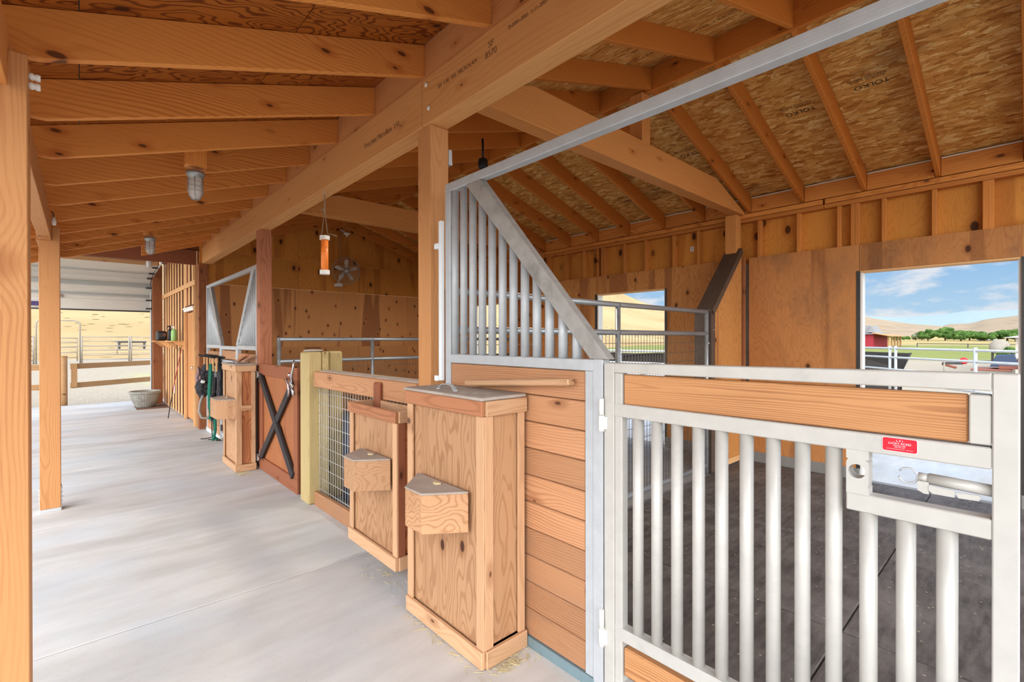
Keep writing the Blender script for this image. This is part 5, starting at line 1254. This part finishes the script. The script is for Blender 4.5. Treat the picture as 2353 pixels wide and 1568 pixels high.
# things in the field
def building(name, x0, x1, y0, y1, zw, zr, mat, rmat, lab, ridge='y', g=-.3):
    t = empty(name, ((x0+x1)/2, (y0+y1)/2, g), lab, 'building')
    b = MB(); b.box(x0, x1, y0, y1, g, zw); b.done('walls', mat, t)
    b = MB(); e = .03*(x1-x0)+.15
    if ridge == 'y': b.prism([(x0-e, zw), ((x0+x1)/2, zr), (x1+e, zw)], y0-e, y1+e, 'y')
    else: b.prism([(y0-e, zw), ((y0+y1)/2, zr), (y1+e, zw)], x0-e, x1+e, 'x')
    b.done('roof', rmat, t); return t
t = building('red_barn', 73.2, 83, 13.35, 24, 2.15, 2.4, M['barn_red'], M['roof_grey'], 'red barn with a lean-to seen at the left of the wide doorway')
b = MB(); b.prism([(13.75, 2.35), (14.2, 3.3), (22, 3.3), (22.5, 2.35)], 76, 81, 'x'); b.prism([(13.62, 2.4), (13.9, 3.25), (14.4, 2.4)], 75.4, 76, 'x'); b.done('upper_roof', M['roof_grey'], t)
b = MB(); b.prism([(11.6, 1.95), (13.4, 2.35), (13.4, 2.25), (11.6, 1.85)], 72.8, 83, 'x'); b.done('lean_to_roof', M['fence_wood'], t)
for i in range(5):
    b = MB(); b.box(74+i*2, 74.18+i*2, 11.9, 12.08, -.3, 1.9); b.done('lean_to_post', M['fence_wood'], t)
b = MB(); b.box(73.14, 73.2, 14.4, 16.2, 1.62, 1.80); b.box(73.14, 73.2, 20, 23, 1.62, 1.8); b.done('light_strip', M['white_paint'], t)
building('white_shed', 154, 160, 5.9, 8.3, 1.3, 2.3, M['beige'], M['white_paint'], 'long low white shed in the dry field', ridge='y')
building('beige_building', 34, 44, -8, .55, 1.6, 2.5, M['beige'], M['barn_roof'], 'beige metal building at the right edge of the doorway view', ridge='x')
b = MB(); b.box(112, 112.7, 19.4, 20.0, 2.9, 3.8); b.box(112.2, 112.5, 19.6, 19.8, -.3, 2.9)
o = b.done('water_tower_box', M['fence_wood']); tag(o, 'small brown box on a stand beyond the red barn', 'tower')
t = empty('fuel_tank', (50, 1.7, -.3), 'round grey fuel tank lying on a stand in the yard', 'tank')
b = MB(); b.lathe([(.0, -.8), (.45, -.8), (.54, -.72), (.55, 0), (.55, .7), (.4, .8), (0, .8)], 28, Matrix.Translation((50.5, 1.62, .95)) @ Matrix.Rotation(PI/2, 4, 'Y')); b.done('tank_body', M['fence_pipe'], t)
b = MB(); b.box(49.9, 51.1, 1.2, 1.3, -.3, .6); b.box(49.9, 51.1, 1.94, 2.04, -.3, .6); b.done('stand', M['dark_steel'], t)
t = empty('farm_implement', (31, 1.2, -.26), 'rusty red and navy farm machine parked beyond the white fence', 'farm machine')
b = MB(); b.box(30.2, 32.4, .6, 1.9, .10, .18, .02); b.box(30.4, 31.2, -.2, 1.0, .2, .34); b.tube([(30.4, 2.4, .2), (30.6, 2.9, .35)], .06, 6); b.tube([(30.6, .3, .25), (30.7, .1, .75), (30.8, -.1, .8), (30.9, -.3, .5), (31, -.5, .2)], .04, 6); b.tube([(31.2, .5, .3), (31.1, .35, .85), (31.1, .15, .85)], .04, 6); b.done('rusty_frame', M['rust'], t)
b = MB(); b.prism([(.35, .28), (1.3, .28), (1.1, .8), (.55, .84)], 30.6, 32, 'x'); b.done('tarp_cover', M['navy'], t)
b = MB(); b.lathe([(.0, -.1), (.13, -.09), (.16, 0), (.13, .09), (0, .1)], 16, Matrix.Translation((30.6, 2.15, .52)) @ Matrix.Rotation(PI/2, 4, 'Y')); b.done('red_drum', M['tractor_red'], t)
b = MB(); b.box(30.5, 30.9, 2.2, 2.9, .34, .44); b.done('hitch', M['dark_steel'], t)
b = MB(); b.lathe([(.2, -.12), (.42, -.12), (.45, 0), (.42, .12), (.2, .12)], 24, Matrix.Translation((30.3, .15, .12)) @ Matrix.Rotation(PI/2, 4, 'X')); b.done('wheel', M['dark_steel'], t)
t = empty('field_stake', (29.6, 2.74, -.26), 'thin stake with a white cap in the yard', 'stake'); b = MB(); b.tube([(29.6, 2.74, -.26), (29.6, 2.74, .5)], .03, 8); b.done('stake_shaft', M['fence_pipe'], t); b = MB(); b.lathe([(.06, 0), (.09, .05), (.06, .12), (0, .14)], 12, T(29.6, 2.74, .48)); b.done('cap', M['white_paint'], t)
outfence('field_fence', 'low dark fence line across the far pasture', [(72, -8, 0), (74, 0, 0), (76, 5, 0), (80, 10, 0)], [1.2, .7], .035, M['dark_steel'], pr_=.05)
# trees, each with its own crown and trunk
def tree(x, y, h, w, mat, lab, seed, squash=.75):
    g0 = gz(x)-.05; h = max(h-1.0, .9) if x > 90 else h
    t = empty('field_tree', (x, y, g0), lab, 'tree', 'trees across the fields')
    b = MB(); b.tube([(x, y, g0), (x+.1, y, g0+h*.5)], w*.03, 8, r2=w*.015); b.done('trunk', M['bark'], t)
    rnd = random.Random(seed); b = MB()
    for i in range(16):
        a = rnd.random()*2*PI; rr_ = rnd.random()**.5*w*.36; zz_ = g0+h*(.30+.5*rnd.random()*(1-.5*rr_/(w*.36)))
        r_ = min(w*rnd.uniform(.13, .22), h*.26)
        q = bmesh.ops.create_icosphere(b.bm, subdivisions=3, radius=1.0)
        for v in q['verts']:
            d_ = 1+.28*mnoise.noise(v.co*3.1+Vector((i, seed, 0)))+.22*mnoise.noise(v.co*8+Vector((seed, i, 3)))
            v.co = Vector((x+rr_*math.cos(a)+v.co.x*r_*d_, y+rr_*math.sin(a)+v.co.y*r_*d_, zz_+v.co.z*r_*squash*d_))
    b.done('crown', mat, t)
def az(px, d):
    return None
TR = [(2055, 150, 3.9, 13, 'leaf', 'rounded green bush cluster beyond the red barn'), (2105, 160, 2.5, 8, 'leaf_grey', 'low grey green bush between the two tree clusters'), (2118, 150, 5.0, 7, 'leaf_grey', 'greyish round tree left of the dark green tree'), (2132, 152, 6.5, 6.5, 'leaf', 'dark green round tree left of the middle of the field edge'),
      (2172, 150, 7.4, 8, 'leaf', 'tall spreading tree at the left end of the long tree row'), (2192, 152, 3.4, 7, 'leaf', 'low tree beside the tall spreading tree'), (2208, 150, 6.2, 8.5, 'leaf', 'second large tree of the long tree row'), (2228, 152, 5.4, 8.5, 'leaf', 'third tree of the long tree row'), (2246, 150, 5.3, 7.5, 'leaf', 'fourth tree of the long tree row'),
      (2262, 152, 4.7, 7.5, 'leaf', 'last tree at the right end of the long tree row'), (2283, 190, 3.6, 6, 'leaf', 'small round bush behind the white shed'), (2315, 140, 5.8, 12, 'leaf', 'bright green tree cluster above the fuel tank'), (2335, 140, 5.6, 10, 'leaf', 'tree at the far right above the beige building'), (2322, 46, 1.9, 2.2, 'leaf', 'green shrub beside the fuel tank')]
def dirpx(px):
    v = rr*((px-1176.5)/1090.113)+f; n_ = math.hypot(v.x, v.y); return v.x/n_, v.y/n_
yw, pt, rl = map(math.radians, (42.3733372, .18704692, -.07935921))
f = Vector((math.sin(yw)*math.cos(pt), math.cos(yw)*math.cos(pt), -math.sin(pt))); rr = Vector((math.cos(yw), -math.sin(yw), 0))
for i, (px, d_, h_, w__, mt, lab) in enumerate(TR):
    c_, s_ = dirpx(px); tree(round(c_*d_*(1+.06*(i % 3)), 1), round(s_*d_*(1+.06*(i % 3)), 1), h_*.70, w__*.62, M[mt], lab, i+3)
# text becomes real mesh objects
dg = bpy.context.evaluated_depsgraph_get()
for o in [q for q in C.objects if q.type == 'FONT']:
    me = bpy.data.meshes.new_from_object(o.evaluated_get(dg)); nm = o.name
    mt = o.data.materials[0]
    n = bpy.data.objects.new('lettering', me); C.objects.link(n); n.name = nm.split('.')[0] + '_mark'
    me.materials.clear(); me.materials.append(mt)
    n.parent = o.parent; n.matrix_parent_inverse = ident(); n.matrix_basis = o.matrix_basis.copy()
    bpy.data.objects.remove(o)
SKY, GLOW, SUN, EXPO, ZENITH_BOOST, STALL_FILL = .95, 4.6, .8, 0.0, 2.0, 160
# ------------------------------------------------------------------ camera
yw, pt, rl = map(math.radians, (42.3733372, .18704692, -.07935921))
f = Vector((math.sin(yw)*math.cos(pt), math.cos(yw)*math.cos(pt), -math.sin(pt)))
r0 = Vector((math.cos(yw), -math.sin(yw), 0)); u0 = r0.cross(f)
rr = r0*math.cos(rl)+u0*math.sin(rl); uu = -r0*math.sin(rl)+u0*math.cos(rl)
cam = bpy.data.cameras.new('camera'); co = bpy.data.objects.new('camera', cam); C.objects.link(co)
cam.sensor_width = 36; cam.lens = 1090.113/2353*36; cam.clip_end = 6000; cam.clip_start = .02
Mx = Matrix((rr, uu, -f)).transposed().to_4x4(); Mx.translation = (0, 0, 1.55); co.matrix_world = Mx
bpy.context.scene.camera = co
# ------------------------------------------------------------------ sky and sun
w = bpy.data.worlds.new('sky'); bpy.context.scene.world = w; w.use_nodes = True
nt = w.node_tree; nt.nodes.clear()
def wn(t, **k):
    x = nt.nodes.new(t)
    for a, b_ in k.items(): setattr(x, a, b_)
    return x
def ws(s, v):
    if hasattr(v, 'is_output'): nt.links.new(v, s)
    else: s.default_value = v
def wm(op, a, b_=0.0, clamp=False):
    x = wn('ShaderNodeMath', operation=op); x.use_clamp = clamp; ws(x.inputs[0], a); ws(x.inputs[1], b_); return x.outputs[0]
def wr(v, a, b_, c=0.0, d=1.0, smooth=True):
    x = wn('ShaderNodeMapRange'); x.interpolation_type = 'SMOOTHSTEP' if smooth else 'LINEAR'
    ws(x.inputs[0], v)
    for i, q in zip((1, 2, 3, 4), (a, b_, c, d)): x.inputs[i].default_value = q
    return x.outputs[0]
def wmix(f_, a, b_):
    x = wn('ShaderNodeMix', data_type='RGBA'); ws(x.inputs['Factor'], f_); ws(x.inputs[6], a); ws(x.inputs[7], b_); return x.outputs[2]
g = wn('ShaderNodeTexCoord').outputs['Generated']
sx = wn('ShaderNodeSeparateXYZ'); nt.links.new(g, sx.inputs[0])
zz = wm('MAXIMUM', sx.outputs[2], 0.0)
grad = wr(zz, 0.0, .22, 0, 1)
skycol = wmix(grad, (.50, .72, .90, 1), (.17, .43, .84, 1))
cv = wn('ShaderNodeVectorMath', operation='MULTIPLY'); nt.links.new(g, cv.inputs[0]); cv.inputs[1].default_value = (1, 1, 2.6)
no = wn('ShaderNodeTexNoise'); nt.links.new(cv.outputs[0], no.inputs['Vector']); no.inputs['Scale'].default_value = 9; no.inputs['Detail'].default_value = 7; no.inputs['Roughness'].default_value = .55
cl = wr(no.outputs['Fac'], .46, .60, 0, .85)
skycol = wmix(cl, skycol, (.86, .88, .92, 1))
# bright lobe added to the sky behind the camera to fill the interior
GD = Vector((-.72, -.70, .20)).normalized()
dp = wn('ShaderNodeVectorMath', operation='DOT_PRODUCT'); nt.links.new(g, dp.inputs[0]); dp.inputs[1].default_value = GD
gl = wr(dp.outputs['Value'], -.1, .85, 0, 1)
glow = wmix(gl, (0, 0, 0, 1), (1.0, .98, .95, 1))
bg1 = wn('ShaderNodeBackground'); hz = wr(zz, .22, .60, 1.0, ZENITH_BOOST)  # upper sky brightened out of view to send more light inside
ws(bg1.inputs[0], skycol); ws(bg1.inputs[1], wm('MULTIPLY', hz, SKY))
bg2 = wn('ShaderNodeBackground'); ws(bg2.inputs[0], glow); bg2.inputs[1].default_value = GLOW
ad = wn('ShaderNodeAddShader'); nt.links.new(bg1.outputs[0], ad.inputs[0]); nt.links.new(bg2.outputs[0], ad.inputs[1])
ou = wn('ShaderNodeOutputWorld'); nt.links.new(ad.outputs[0], ou.inputs[0])
sun = bpy.data.lights.new('sun', 'SUN'); so = bpy.data.objects.new('sun', sun); C.objects.link(so)
sun.energy = SUN; sun.angle = math.radians(3); sun.color = (1, .95, .88)
so.rotation_euler = Vector((.30, .62, 1.0)).to_track_quat('Z', 'Y').to_euler()
lp = bpy.data.lights.new('stall_fill_light', 'SPOT'); lo = bpy.data.objects.new('stall_fill_light', lp); C.objects.link(lo)  # added fill spot at the black lamp, brightens the back wall and stalls
lp.energy = STALL_FILL; lp.spot_size = math.radians(172); lp.spot_blend = .8; lp.shadow_soft_size = .12; lp.color = (1, .90, .76)
lo.location = (3.05, 3.78, 3.28)
vs_ = bpy.context.scene.view_settings
vs_.view_transform = 'Standard'; vs_.look = 'None'; vs_.gamma = 1; vs_.use_curve_mapping = False; vs_.exposure = EXPO
